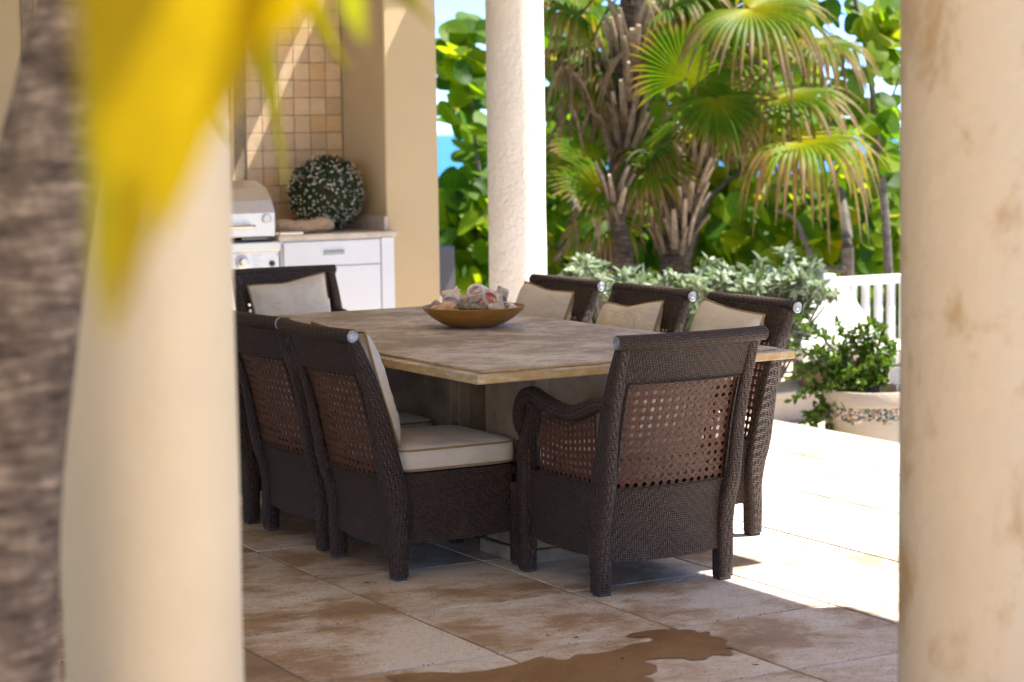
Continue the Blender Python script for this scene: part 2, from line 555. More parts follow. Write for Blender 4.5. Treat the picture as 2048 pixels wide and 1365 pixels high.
W['tancol'] = mat_stucco("tan_column", (0.55, 0.45, 0.315), (0.36, 0.235, 0.11), 0.85, 0.25, 25)
W['whitecol'] = mat_stucco("white_column", (0.82, 0.755, 0.675), (0.74, 0.63, 0.49), 0.3, 0.5, 42)
W['soffit'] = mat_stucco("roof_stucco", (0.68, 0.60, 0.48), None, 0, 0.1, 30)
W['walltile'] = mat_walltile()
W['wallgrout'] = mat_plain("wall_grout", (0.30, 0.235, 0.16), 0.9, 0.2, 0, 0.2, 20, 0.3, 100)
W['cabinet'] = mat_plain("cabinet_white", (0.74, 0.755, 0.80), 0.42, 0.4, 0, 0.02, 3)
W['seam'] = mat_plain("cabinet_seam", (0.16, 0.17, 0.19), 0.8)
W['counter'] = mat_plain("counter_stone", (0.60, 0.505, 0.41), 0.4, 0.4, 0, 0.15, 14, 0.1, 90)
W['steel'] = mat_plain("brushed_steel", (0.72, 0.70, 0.67), 0.46, 0.5, 1.0, 0.05, 40)
W['steelb'] = mat_plain("polished_steel", (0.66, 0.59, 0.50), 0.25, 0.5, 1.0, 0.03, 5)
W['blackp'] = mat_plain("black_plastic", (0.025, 0.03, 0.035), 0.35)
W['white'] = mat_plain("white_paint", (0.80, 0.81, 0.84), 0.45, 0.4, 0, 0.02, 4)
W['greyp'] = mat_plain("grey_paint", (0.11, 0.105, 0.12), 0.5, 0.4, 0, 0.05, 4)
W['bowl'] = mat_wood("bowl_wood", (0.25, 0.105, 0.014), (0.42, 0.205, 0.038), 22, (1, 1, 9), 0.38, 0.12)
W['drift'] = mat_wood("driftwood", (0.33, 0.20, 0.11), (0.60, 0.43, 0.28), 10, (1, 5, 5), 0.8, 0.5)
W['branch'] = mat_plain("branch_bark", (0.15, 0.128, 0.112), 0.9, 0.2, 0, 0.45, 22, 0.5, 60)
W['bark'] = mat_bark()
W['bark2'] = mat_bark(1.7)
W['leaf'] = mat_leaf("sea_grape_leaf", False)
W['leafm'] = mat_leaf("sea_grape_leaf_mass", True)
W['palm'] = mat_attr("palm_blade", 0.5, 0.45, (1.7, 1.5, 0.4), 0.12, 0.25)
W['boot'] = mat_attr("palm_leaf_base", 0.85, 0.0, spec=0.2, nz=0.6)
W['silver'] = mat_attr("silver_leaf", 0.6, 0.22, (1.1, 1.1, 0.9))
W['shrub'] = mat_attr("shrub_leaf", 0.40, 0.32, (1.5, 1.35, 0.5), 0.4)
W['box'] = mat_attr("boxwood_leaf", 0.45, 0.12)
W['blossom'] = mat_plain("blossom_white", (0.78, 0.70, 0.60), 0.7, 0.2, 0, 0.12, 60)
W['soil'] = mat_plain("soil", (0.085, 0.06, 0.042), 0.95, 0.1, 0, 0.4, 40, 0.6, 120)
W['terrace'] = mat_plain("terrace_stone", (0.52, 0.46, 0.38), 0.8, 0.25, 0, 0.12, 4, 0.15, 60)
W['ledge'] = mat_stucco("ledge_stone", (0.62, 0.52, 0.42), (0.50, 0.38, 0.26), 0.4, 0.25, 40)
W['ground'] = mat_plain("ground_scrub", (0.12, 0.15, 0.06), 0.95, 0.1, 0, 0.5, 1.2, 0.4, 8)
W['pot'] = mat_stucco("pot_concrete", (0.46, 0.40, 0.33), (0.46, 0.33, 0.20), 0.5, 0.3, 60)
W['pebble'] = mat_attr("pebble", 0.45, 0.0, spec=0.45, nz=0.3)
W['wickerb'] = mat_plain("lounger_wicker", (0.14, 0.085, 0.06), 0.6, 0.3, 0, 0.4, 90, 0.5, 200)

# ------------------------------------------------------------------ sky side: sea, ground, terrace
def mat_sea():
    m = MT("sea_water", (0.0, 0.14, 0.24), 0.25, 0.3)
    ps = m.pos()
    n = m.noise(m.vmul(ps, (1, 1, 1)), 0.012, 4, 0.6)
    m.base(m.ramp(n, [(0.35, (0.0, 0.12, 0.24)), (0.65, (0.0, 0.19, 0.29))]))
    m.bump(m.noise(ps, 0.5, 5, 0.7), 0.35, 0.4)
    return m.m
sea = MB().add([(-9000, -9000, -9), (9000, -9000, -9), (9000, 9000, -9), (-9000, 9000, -9)], [(0, 1, 2, 3)]).build("sea", mat_sea(), smooth=False)
tag(sea, kind="structure")

def terrain():
    b = MB()
    nx, ny = 44, 44
    def f(u, v):
        x = -40 + 100 * u; y = -45 + 100 * v
        dist = max(0.0, (x - 10.5) * 0.6 + (y - 9.0) * 0.8)
        z = -0.30 - 0.20 * dist - 0.004 * dist * dist
        z += 0.25 * mnoise.noise(Vector((x * 0.3, y * 0.3, 0))) * min(1, dist)
        return (x, y, max(z, -14))
    b.grid(nx, ny, f)
    return b.build("ground", W['ground'])
tag(terrain(), kind="structure")

ter = MB().box(4.335, 10.2, -9, 8.6, -0.60, -0.25).build("terrace", W['terrace'], smooth=False)
tag(ter, kind="structure")

court = MB().box(-26, 4.33, -34, -13 * TILE - 0.01, -0.30, -0.02).build("courtyard", W['terrace'], smooth=False)
tag(court, kind="structure")
hw_ = thing("bounce_wing", (-6.0, -12, 0), 0, "unseen house wing added to bounce sunlight into the shade, beside the courtyard, out of the frame to the left", "house")  # unseen wing added to bounce sunlight on to the shaded columns and patio
MB().box(-0.3, 0.0, -9, 6.4, -0.019, 4.2).build("wall", W['whitecol'], hw_, False)
MB().box(-0.5, 0.25, -9.2, 6.6, 4.201, 4.4).build("added_eave", W['whitecol'], hw_, False)

# ------------------------------------------------------------------ patio floor: a bed and one slab per tile
XE = 7 * TILE
patio = MB().box(-9 * TILE, XE + 0.03, -13 * TILE, 4.30, -0.42, -0.0045).build("patio_floor", W['grout'], smooth=False)
tag(patio, kind="structure")
def tile_mesh(k):
    rr = random.Random(k)
    g = 0.0062
    pts = []
    h = TILE / 2 - g
    for a, b in (((-h, -h), (h, -h)), ((h, -h), (h, h)), ((h, h), (-h, h)), ((-h, h), (-h, -h))):
        for i in range(4):
            t = i / 4
            p = [a[0] + (b[0] - a[0]) * t, a[1] + (b[1] - a[1]) * t]
            q = rr.uniform(-0.0012, 0.0012)
            pts.append((p[0] + q, p[1] - q))
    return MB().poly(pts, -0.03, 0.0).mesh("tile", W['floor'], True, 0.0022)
TM = [tile_mesh(k) for k in range(6)]
rest = MB()
for i in range(-9, 7):
    for j in range(-13, 7):
        x0, y0 = (i + 0.5) * TILE, (j + 0.5) * TILE
        if -1 <= i and -7 <= j <= 5:
            link("tile", TM[(i * 7 + j * 3) % 6], patio, (x0, y0, random.uniform(-0.0008, 0.0008)))
        else:
            rest.box(x0 - TILE / 2 + .0035, x0 + TILE / 2 - .0035, y0 - TILE / 2 + .0035, y0 + TILE / 2 - .0035, -0.03, 0.0)
tag(rest.build("outer_tiles", W['floor'], patio, False), kind="stuff")

# wet patch (outline traced on the floor)
out = [(770, 1352), (860, 1345), (930, 1348), (1000, 1338), (1060, 1322), (1090, 1310), (1085, 1318), (1130, 1322), (1150, 1312), (1200, 1308),
       (1240, 1300), (1262, 1291), (1285, 1287), (1310, 1282), (1300, 1276), (1270, 1276), (1247, 1275), (1268, 1268), (1300, 1262), (1345, 1259), (1388, 1262),
       (1400, 1267), (1420, 1263), (1412, 1272), (1440, 1276), (1455, 1282), (1448, 1290), (1463, 1297), (1465, 1312), (1430, 1311), (1408, 1321), (1385, 1322),
       (1360, 1317), (1330, 1318), (1292, 1322), (1315, 1337), (1310, 1347), (1285, 1352), (1310, 1360), (1300, 1375), (1180, 1385), (1050, 1392), (900, 1385), (800, 1372)]
pts = []
for k in range(len(out)):
    a = onz(*out[k]); b = onz(*out[(k + 1) % len(out)])
    L = np.linalg.norm(b - a); n = max(2, int(L / 0.012))
    nn = np.array([-(b - a)[1], (b - a)[0]]) / (L + 1e-6)
    for i in range(n):
        p = a + (b - a) * i / n
        w = 0.012 * mnoise.noise(Vector((p[0] * 22, p[1] * 22, 0))) + 0.006 * mnoise.noise(Vector((p[0] * 70, p[1] * 70, 3)))
        pts.append((p[0] + nn[0] * w, p[1] + nn[1] * w))
bm = bmesh.new()
vs = [bm.verts.new((p[0], p[1], 0.0022)) for p in pts]
bm.faces.new(vs)
bmesh.ops.triangulate(bm, faces=bm.faces[:])
me = bpy.data.meshes.new("puddle"); bm.to_mesh(me); bm.free(); me.materials.append(W['wet'])
pud = link("puddle", me)
tag(pud, "brown wet patch drying on the floor tiles in front of the armchair", "puddle")
# dry litter on the tiles
for k, (px, py) in enumerate(((1096, 1274), (1152, 1278), (1245, 1320), (1511, 1333), (1587, 1087), (1605, 1103), (1458, 1300), (733, 1168))):
    p = onz(px, py)
    a = random.uniform(0, 3.1); L = random.uniform(0.008, 0.013)
    o = MB().tube([(-L, 0, .0028), (-L * .3, .0015, .0040), (L * .4, -.001, .0040), (L, .001, .0028)], [.0006, .0018, .0016, .0005], 5).build("leaf_scrap", W['soil'], None, True, 0, (p[0], p[1], 0.001), (0, 0, a))
    where = ["left of two below the armchair's left foot", "right of two below the armchair's left foot", "inside the wet patch", "on the pale tile right of the wet patch",
             "upper of two in the sun right of the armchair", "lower of two in the sun right of the armchair", "at the right end of the wet patch", "near the foot of the nearest left chair"][k]
    tag(o, "tiny dark dry scrap " + where, "litter", "dry scraps on the floor tiles")

# ------------------------------------------------------------------ kitchen wall, pier, roof, columns
kw = MB().box(-5.5, 3.62, 4.062, 4.30, 0.0, 3.0).build("kitchen_wall", W['cream'], smooth=False)
tag(kw, "cream stucco wall with square stone tiles behind the grill", "wall")
pier = MB().box(3.167, 3.515, 3.47, 4.060, 0.0, 2.52).build("pier", W['cream'], None, True, 0.012)
tag(pier, "flat cream stucco pier right of the white cabinet", "pier")

gr = MB().box(1.2, 3.165, 4.052, 4.0615, 0.955, 2.8).build("grout_bed", W['wallgrout'], kw, False)
P = 0.1047
def sqtile(k):
    rr = random.Random(k); h = P / 2 - 0.0022
    pts = []
    for a, b in (((-h, -h), (h, -h)), ((h, -h), (h, h)), ((h, h), (-h, h)), ((-h, h), (-h, -h))):
        for i in range(3):
            t = i / 3; q = rr.uniform(-0.0012, 0.0012)
            pts.append((a[0] + (b[0] - a[0]) * t + q, a[1] + (b[1] - a[1]) * t - q))
    return MB().poly(pts, 0, 0.006).mesh("wall_tile", W['walltile'], True, 0.002)
SQ = [sqtile(k) for k in range(5)]
BX, BZ = 2.447, 2.07     # framed panel: right edge, top edge
zrow0 = 1.742 - P * 7
for r in range(0, 18):
    z = zrow0 + (r + 0.5) * P
    if z < 0.98 or z > 2.75: continue
    for c in range(0, 18):
        x = 3.160 - (c + 0.5) * P
        if x < 1.25: continue
        if x - P / 2 < BX + 0.004 and z - P / 2 < BZ + 0.012: continue
        link("wall_tile", SQ[(r * 5 + c * 3) % 5], kw, (x, 4.0525, z), (PI / 2, 0, 0))
# fillers between the grid and the framed panel
xg = 3.160 - P * int((3.160 - BX) / P)
# frame of the panel and its diagonal tiles
fr = MB().box(BX - 0.020, BX + 0.004, 4.036, 4.052, 0.96, BZ + 0.016).box(1.3, BX - 0.020, 4.036, 4.052, BZ - 0.006, BZ + 0.016).build("panel_frame", W['walltile'], kw, True, 0.004)
def clip(poly, x0, x1, z0, z1):
    for ax, lim, sg in ((0, x0, 1), (0, x1, -1), (1, z0, 1), (1, z1, -1)):
        res = []
        for i in range(len(poly)):
            a, b = poly[i], poly[(i + 1) % len(poly)]
            ia, ib = (a[ax] - lim) * sg >= 0, (b[ax] - lim) * sg >= 0
            if ia: res.append(a)
            if ia != ib:
                t = (lim - a[ax]) / (b[ax] - a[ax])
                res.append((a[0] + (b[0] - a[0]) * t, a[1] + (b[1] - a[1]) * t))
        poly = res
        if len(poly) < 3: return []
    return poly
DG = P * 1.414 / 2
for i in range(-14, 14):
    for j in range(0, 26):
        if (i + j) % 2: continue
        cxx = 2.40 + i * DG; czz = 0.98 + j * DG
        if cxx < 1.7 or cxx > 2.6: continue
        g = DG - 0.003
        q = clip([(cxx - g, czz), (cxx, czz - g), (cxx + g, czz), (cxx, czz + g)], 1.7, BX - 0.023, 0.96, BZ - 0.009)
        if len(q) < 3: continue
        ar = abs(sum(q[k][0] * q[(k + 1) % len(q)][1] - q[(k + 1) % len(q)][0] * q[k][1] for k in range(len(q)))) / 2
        if ar < 4e-4: continue
        # local x->x, y->z
        MB().poly(q, 0, 0.006).build("wall_tile", W['walltile'], kw, False, 0, (0, 4.0525, 0), (PI / 2, 0, 0))

ZR = 3.0
roof = thing("roof", (0, 0, ZR), 0, "cream flat roof over the patio, above the frame", "roof")
RE = 3.345
for (xe, ya, yb) in ((RE, 2.602, 4.3), (3.63, -2.30, 2.60), (RE, -2.99, -2.302), (RE + 0.10, -5.45, -2.992)):
    MB().box(-5.5, xe, ya, yb, 0.002, 0.22).build("roof_slab", W['soffit'], roof, False)
# eave added unseen to shade the pier, its gaps shaping sun on tiles and pier
ev = MB()
EZ0, EZ1 = 0.03, 0.07
SH_ = 0.07 / 1.891
ev.box(RE + 0.002, 3.60, 2.70, 3.66, EZ0, EZ1)
ev.box(3.425 + SH_, 3.60, 3.662, 4.3, EZ0, EZ1)
ev.box(3.76, 4.95, 2.70, 4.3, EZ0, EZ1)
ev.box(3.602, 3.758, 2.70, 3.18, EZ0, EZ1)
ev.box(3.602, 3.758, 3.34, 4.3, EZ0, EZ1)
ev.build("added_eave", W['soffit'], roof, False)

def column(name, c, r, mat, label, z1=ZR, base=True, entasis=0.0):
    t = thing(name, (c[0], c[1], 0), 0, label, "column")
    prof = []
    for k in range(41):
        z = 0.16 + (z1 - 0.30 - 0.16) * k / 40
        prof.append((r * (1 - entasis * k / 40), z))
    b = MB()
    # gently uneven hand-trowelled surface
    n = 72
    def f(u, v):
        z = 0.14 + (z1 - 0.10 - 0.14) * v
        a = 2 * PI * u
        rr = r * (1 - entasis * v) + 0.0022 * mnoise.noise(Vector((math.cos(a) * 2 + c[0], math.sin(a) * 2, z * 3)))
        return (rr * math.cos(a), rr * math.sin(a), z)
    b.grid(n, 60, f)
    b.build("shaft", mat, t, True, 0, weld=True)
    MB().lathe([(0, 0.0), (r + 0.06, 0.0), (r + 0.06, 0.09), (r + 0.045, 0.12), (r + 0.01, 0.15), (r - .01, 0.15)], 48).build("base", mat, t)
    MB().lathe([(r - .01, z1 - 0.16), (r + 0.02, z1 - 0.14), (r + 0.05, z1 - 0.09), (r + 0.06, z1 - 0.001), (0, z1 - 0.001)], 48).build("capital", mat, t)
    return t
wc = at(1036, 560, 11.45)
column("column", wc, 0.1545, W['whitecol'], "white rough stucco column in the middle, sunlit on its right side")
lc = at(300, 1000, 3.6)
column("column", lc, 0.150, W['creamcol'], "blurred cream column at the left, close behind the palm trunk", entasis=0.0)
rc = at(1946, 700, 4.5)
column("column", rc, 0.153, W['tancol'], "blurred tan mottled column filling the right edge")

# ------------------------------------------------------------------ counter, cabinet, grill
cb = thing("cabinet", (2.47, 3.42, 0), 0, "white drawer cabinet under the stone counter beside the grill", "cabinet")
w_, d_ = 0.715, 0.628
MB().box(0.0, w_, 0.012, d_, 0.08, 0.921).build("carcass", W['cabinet'], cb, False)
MB().box(0.03, w_ - 0.01, 0.06, d_, 0.0, 0.079).build("plinth", W['seam'], cb, False)
dr = MB().box(0.012, 0.622, -0.010, 0.011, 0.770, 0.909).build("drawer", W['cabinet'], cb, True, 0.003)
pl = MB()
pl.tube([(0.262, -0.014, 0.842), (0.386, -0.014, 0.842)], [(0.014, 0.006)] * 2, 10, True, (0, 1, 0), 4)
pl.build("pull", W['capmetal'], dr, True)
MB().box(0.012, 0.622, -0.010, 0.011, 0.10, 0.764).build("door", W['cabinet'], cb, True, 0.003)
MB().box(0.630, w_ - 0.002, -0.010, 0.011, 0.085, 0.918).build("stile", W['cabinet'], cb, True, 0.003)
ct = thing("countertop", (2.44, 3.385, 0.923), 0, "beige stone countertop with a low upstand under the flower ball", "countertop")
MB().box(0.0, 0.755, 0.0, 0.083, 0.0, 0.031).box(0.0, 0.7255, 0.085, 0.655, 0.0, 0.031).build("slab", W['counter'], ct, True, 0.006)
MB().box(0.700, 0.7255, 0.062, 0.655, 0.0315, 0.115).build("upstand", W['counter'], ct, True, 0.004)

gl = thing("grill", (1.62, 3.37, 0), 0, "stainless steel gas grill with closed hood, at the left of the counter", "grill")
GW = 0.815
MB().box(0.0, GW, 0.03, 0.62, 0.05, 0.545).build("cart", W['cabinet'], gl, True, 0.004)
for fx in (0.05, 0.77):
    for fy in (0.08, 0.56):
        MB().lathe([(0, 0), (0.022, 0), (0.022, 0.0495), (0, 0.0495)], 12, (fx, fy, 0)).build("foot", W['blackp'], gl)
for a in (0.012, 0.412):
    dd = MB().box(a, a + 0.392, 0.012, 0.029, 0.07, 0.535).build("door", W['cabinet'], gl, True, 0.003)
    MB().tube([(a + 0.35 if a < .1 else a + .04, 0.0, 0.36), (a + 0.35 if a < .1 else a + .04, 0.0, 0.50)], 0.006, 8).build("handle", W['steel'], dd)
cpn = MB().box(0.0, GW, 0.0, 0.62, 0.5455, 0.868).build("control_panel", W['steel'], gl, True, 0.005)
MB().box(-0.005, GW + 0.004, -0.02, 0.62, 0.8685, 0.923).build("front_shelf", W['steelb'], gl, True, 0.006)
for kx in (0.18, 0.388, 0.588):
    kb = MB().lathe([(0.040, 0), (0.040, 0.006), (0.034, 0.010), (0.0, 0.010)], 28).build("knob", W['steel'], cpn, True, 0, (kx, 0.0, 0.815), (PI / 2, 0, 0))
    MB().lathe([(0.024, 0.010), (0.023, 0.032), (0.019, 0.036), (0, 0.036)], 24).build("grip", W['steelb'], kb)
MB().lathe([(0.017, 0), (0.017, 0.006), (0.011, 0.007), (0.011, 0.016), (0, 0.016)], 20).build("igniter_button", W['blackp'], cpn, True, 0, (0.77, 0.0, 0.798), (PI / 2, 0, 0))
for sz in (0.86 - 0.012, 0.76):
    MB().lathe([(0.005, 0), (0.004, 0.002), (0, 0.0025)], 10).build("screw", W['blackp'], cpn, True, 0, (GW - 0.012, 0.0, sz), (PI / 2, 0, 0))
for q in range(5):
    MB().box(0.650, 0.705 - (q % 2) * 0.012, -0.0010, 0.0, 0.845 - q * 0.017, 0.848 - q * 0.017).build("printed_line", W['capmetal'], cpn, False)
# grate
MB().box(0.02, GW - 0.02, 0.02, 0.6, 0.9235, 0.934).build("firebox_rim", W['blackp'], gl, False)
gt = MB()
for k in range(10):
    gt.tube([(0.60 + 0.016 * k, 0.005, 0.942), (0.60 + 0.016 * k, 0.12, 0.942)], 0.004, 6)
gt.build("grate", W['steel'], gl)
# hood: profile extruded along x
prof = [(0.0, 0.952), (-0.004, 1.085), (0.035, 1.155), (0.11, 1.225), (0.25, 1.262), (0.46, 1.262), (0.56, 1.18), (0.575, 0.952)]
hx0, hx1 = 0.02, GW - 0.020
hd = MB()
nP = len(prof)
hd.add([(hx0, p[0], p[1]) for p in prof] + [(hx1, p[0], p[1]) for p in prof],
       [(i, nP + i, nP + (i + 1) % nP, (i + 1) % nP) for i in range(nP)] + [tuple(range(nP)), tuple(reversed(range(nP, 2 * nP)))])
hood = hd.build("hood", W['steel'], gl, True, 0.006)
hn = MB().tube(smoothpath([(0.10, 0.0, 1.012), (0.105, -0.05, 1.012), (0.13, -0.058, 1.012), (0.60, -0.058, 1.012), (0.635, -0.05, 1.012), (0.64, 0.0, 1.012)], 4), 0.011, 10, True, (0, 0, 1))
hn.build("handle", W['steelb'], hood)
th = MB().lathe([(0.027, 0), (0.027, 0.012), (0.023, 0.015), (0.021, 0.012), (0, 0.012)], 26).build("thermometer", W['steel'], hood, True, 0, (0.742, -0.001, 1.052), (PI / 2, 0, 0))
MB().lathe([(0.019, 0.0125), (0, 0.0128)], 20).build("dial", W['white'], th)
MB().box(GW + 0.006, GW + 0.155, 0.0, 0.022, 0.957, 0.975).build("side_shelf_bar", W['steelb'], gl, True, 0.006)

# driftwood
dw = thing("driftwood", (0, 0, 0), 0, "pale tan driftwood log lying on the counter beside the grill", "driftwood")
a = ony(548, 446, 3.52); b = ony(662, 446, 3.52)
path = smoothpath([(a[0], 3.55, 0.995), (a[0] + 0.05, 3.53, 1.000), (a[0] + 0.14, 3.50, 0.992), (a[0] + 0.24, 3.49, 1.000), (b[0] - 0.06, 3.49, 1.006), (b[0], 3.49, 0.985)], 5)
rad = [0.040 + 0.010 * mnoise.noise(Vector((i * 0.5, 0, 0))) for i in range(len(path))]
rad[0] = 0.022; rad[-1] = 0.012; rad[-2] = 0.024; rad[-3] = 0.033
b_ = MB().tube(path, [(q * 1.05, q * 0.98) for q in rad], 14)
b_.v = [(x + 0.006 * mnoise.noise(Vector((x * 18, y * 18, z * 40))), y, max(0.9545, z + 0.006 * mnoise.noise(Vector((x * 25, y * 30, z * 30 + 5))))) for x, y, z in b_.v]
b_.build("log", W['drift'], dw, True)

# flower ball
bc = np.array([2.915, 3.765, 0.954 + 0.222]); BR = 0.222
fb = thing("flower_ball", (bc[0], bc[1], 0.954), 0, "round boxwood ball with small white blossoms on the counter", "topiary")
MB().lathe([(BR * 0.86 * math.sin(PI * k / 16), BR - BR * 0.86 * math.cos(PI * k / 16)) for k in range(17)], 24).build("core", W['soil'], fb)
lf = MB(); bl = MB()
rs = random.Random(3)
for k in range(5200):
    z = rs.uniform(-1, 1); a = rs.uniform(0, 2 * PI); q = math.sqrt(1 - z * z)
    nrm = np.array([q * math.cos(a), q * math.sin(a), z])
    bump = 1 + 0.05 * mnoise.noise(Vector(nrm * 4))
    r = BR * rs.uniform(0.86, 1.0) * bump
    p = nrm * r + np.array([0, 0, BR]); 
    if p[2] < 0.004: p[2] = 0.004
    t1 = np.cross(nrm, [rs.uniform(-1, 1), rs.uniform(-1, 1), rs.uniform(-1, 1)]); t1 /= np.linalg.norm(t1) + 1e-6
    t1 = t1 + nrm * rs.uniform(0.1, 0.9); t1 /= np.linalg.norm(t1)
    t2 = np.cross(nrm, t1); t2 /= np.linalg.norm(t2) + 1e-6
    s = rs.uniform(0.009, 0.015)
    g = rs.uniform(0.4, 1.2)
    c = (0.022 * g, 0.065 * g, 0.020 * g, 1)
    pts = [p, p + t1 * s + t2 * s * 0.45, p + t1 * s * 2, p + t1 * s - t2 * s * 0.45]
    pts = [np.array([q2[0], q2[1], max(q2[2], 0.002)]) for q2 in pts]
    lf.add(pts, [(0, 1, 2, 3)], None, [c] * 4)
    if k % 4 == 0 and mnoise.noise(Vector(nrm * 6)) > -0.25:
        p2 = nrm * (BR * rs.uniform(0.97, 1.06) * bump) + np.array([0, 0, BR]); p2[2] = max(p2[2], 0.012)
        u1 = t2; u2 = np.cross(nrm, u1); R0 = rs.uniform(0.004, 0.0085)
        vs = [p2 + nrm * 0.003]
        for i in range(10):
            aa = 2 * PI * i / 10; rr = R0 * (1.0 if i % 2 else 0.45)
            q2 = p2 + u1 * math.cos(aa) * rr + u2 * math.sin(aa) * rr
            q2[2] = max(q2[2], 0.002); vs.append(q2)
        bl.add(vs, [(0, i + 1, (i + 1) % 10 + 1) for i in range(10)])
tag(lf.build("foliage", W['box'], fb, False), kind="stuff")
tag(bl.build("blossoms", W['blossom'], fb, False), kind="stuff")

# ------------------------------------------------------------------ dining table
TZ = 0.742
TC = (1.565, -0.45)
TW, TL = 1.31, 2.53
tb = thing("dining_table", (TC[0], TC[1], 0), math.radians(1.2), "long travertine dining table with stepped edge and stone pedestals", "table")
hx, hy = TW / 2, TL / 2
seam = 0.085
for (y0, y1) in ((-hy, seam - 0.002), (seam + 0.002, hy)):
    s = MB().box(-hx, hx, y0, y1, TZ - 0.040, TZ - 0.010).build("top_slab", W['table'], tb, True, 0.004)
    e0 = 0.045 if y0 < -1 else 0.0; e1 = 0.045 if y1 > 1 else 0.0
    MB().box(-hx + 0.045, hx - 0.045, y0 + e0, y1 - e1, TZ - 0.0098, TZ).build("raised_field", W['table'], s, True, 0.003)
MB().box(-0.34, 0.34, -1.0, 1.0, TZ - 0.075, TZ - 0.0405).build("apron", W['pedestal'], tb, False)
for y0, y1 in ((-0.905, -0.615), (-0.355, 0.355), (0.615, 0.905)):
    pd = MB().box(-0.255, 0.255, y0, y1, 0.05, TZ - 0.0755).build("pedestal", W['pedestal'], tb, True, 0.006)
    MB().box(-0.275, 0.275, y0 - 0.02, y1 + 0.02, 0.0, 0.0495).build("plinth", W['pedestal'], pd, True, 0.005)
    for xx in (-0.225, 0.175):
        MB().box(xx, xx + 0.05, y0 - 0.014, y0 - 0.0005, 0.06, TZ - 0.085).build("pilaster", W['pedestal'], pd, True, 0.003)

# ------------------------------------------------------------------ chairs
PZ = [0.0, 0.10, 0.20, 0.28, 0.36, 0.46, 0.56, 0.66, 0.74, 0.80, 0.84]
PB = [0.0, 0.000, -0.004, 0.004, 0.026, 0.046, 0.066, 0.094, 0.122, 0.147, 0.163]
PT = [0.028, 0.030, 0.033, 0.040, 0.046, 0.040, 0.034, 0.030, 0.026, 0.022, 0.018]
BACK_Y = -0.24
def backoff(z): return float(np.interp(z, PZ, PB))
def bowf(x, b=0.034, h=0.25): return b * max(0.0, 1 - (x / h) ** 2)
UVM = lambda x, z: (x, z)

def cushion_mesh(lx, ly, lz, name, mat, puff=0.016, cr=0.035):
    """rounded seat pad with a domed top"""
    b = MB()
    nu, nv = 26, 26
    def outline(t, inset=0.0):
        # rounded rectangle, perimeter parameter
        hx_, hy_ = lx / 2 - inset, ly / 2 - inset
        a = 2 * PI * t
        c, s = math.cos(a), math.sin(a)
        e = 9.0
        return (hx_ * math.copysign(abs(c) ** (2 / e), c), hy_ * math.copysign(abs(s) ** (2 / e), s))
    rows = [(0.030, 0.0), (0.004, 0.006), (0.0, 0.014), (-0.003, lz * 0.5), (0.0, lz - 0.012), (0.006, lz - 0.003), (0.02, lz + 0.002)]
    n = 64
    b.grid(n, len(rows) - 1, lambda u, v: (*outline(u, rows[int(round(v * (len(rows) - 1)))][0]), rows[int(round(v * (len(rows) - 1)))][1]))
    # top dome
    def top(u, v):
        k = 1 - v
        x, y = outline(u, 0.02)
        return (x * k, y * k, lz + 0.002 + puff * (1 - k ** 3))
    b.grid(n, 10, top)
    def bot(u, v):
        k = 1 - v
        x, y = outline(u, 0.03); return (x * k, y * k, 0.0)
    b.grid(n, 2, bot, True)
    me = b.mesh(name, mat, True, 0, True)
    pp = MB()
    for z in (0.012, lz - 0.008):
        pp.tube([(*outline(k / 80, -0.001), z) for k in range(81)], 0.0042, 6, False)
    return me, pp.mesh("piping", W['piping'], True)

def cane_mesh(W_, H_, cols, rows, fn, nrm_off):
    """open cane work: a sheet of cells, each pierced by an eight sided hole; fn(x,z)->point"""
    b = MB()
    cw, ch = W_ / cols, H_ / rows
    for i in range(cols):
        for j in range(rows):
            cx_ = -W_ / 2 + (i + 0.5) * cw; cz_ = (j + 0.5) * ch
            outer = []; inner = []
            for k in range(8):
                a = PI / 4 * k
                c, s = math.cos(a), math.sin(a)
                mx = max(abs(c), abs(s))
                outer.append((cx_ + c / mx * cw / 2, cz_ + s / mx * ch / 2))
                inner.append((cx_ + c * cw * 0.30, cz_ + s * ch * 0.30))
            f1 = [fn(*q) for q in outer]; f2 = [fn(*q) for q in inner]
            g1 = [tuple(np.array(p) + nrm_off) for p in f1]; g2 = [tuple(np.array(p) + nrm_off) for p in f2]
            uv = [((q[0] + W_ / 2) / cw, q[1] / ch) for q in outer + inner]
            # cane is raised between holes: strands cross, so lift the inner rim slightly
            faces = [(k, (k + 1) % 8, 8 + (k + 1) % 8, 8 + k) for k in range(8)]
            b.add(f1 + f2, faces, uv)
            b.add(g1 + g2, [tuple(reversed(f)) for f in faces], uv)
            b.add(f2 + g2, [(k, (k + 1) % 8, 8 + (k + 1) % 8, 8 + k) for k in range(8)], [((q[0] + W_ / 2) / cw, q[1] / ch) for q in inner + inner])
    return b.mesh("cane_panel", W['cane'], False)

HW = 0.2425      # half spacing of the legs
ZT0, ZT1 = 0.715, 0.835     # crest
CZ0, CZ1 = 0.352, 0.712     # cane

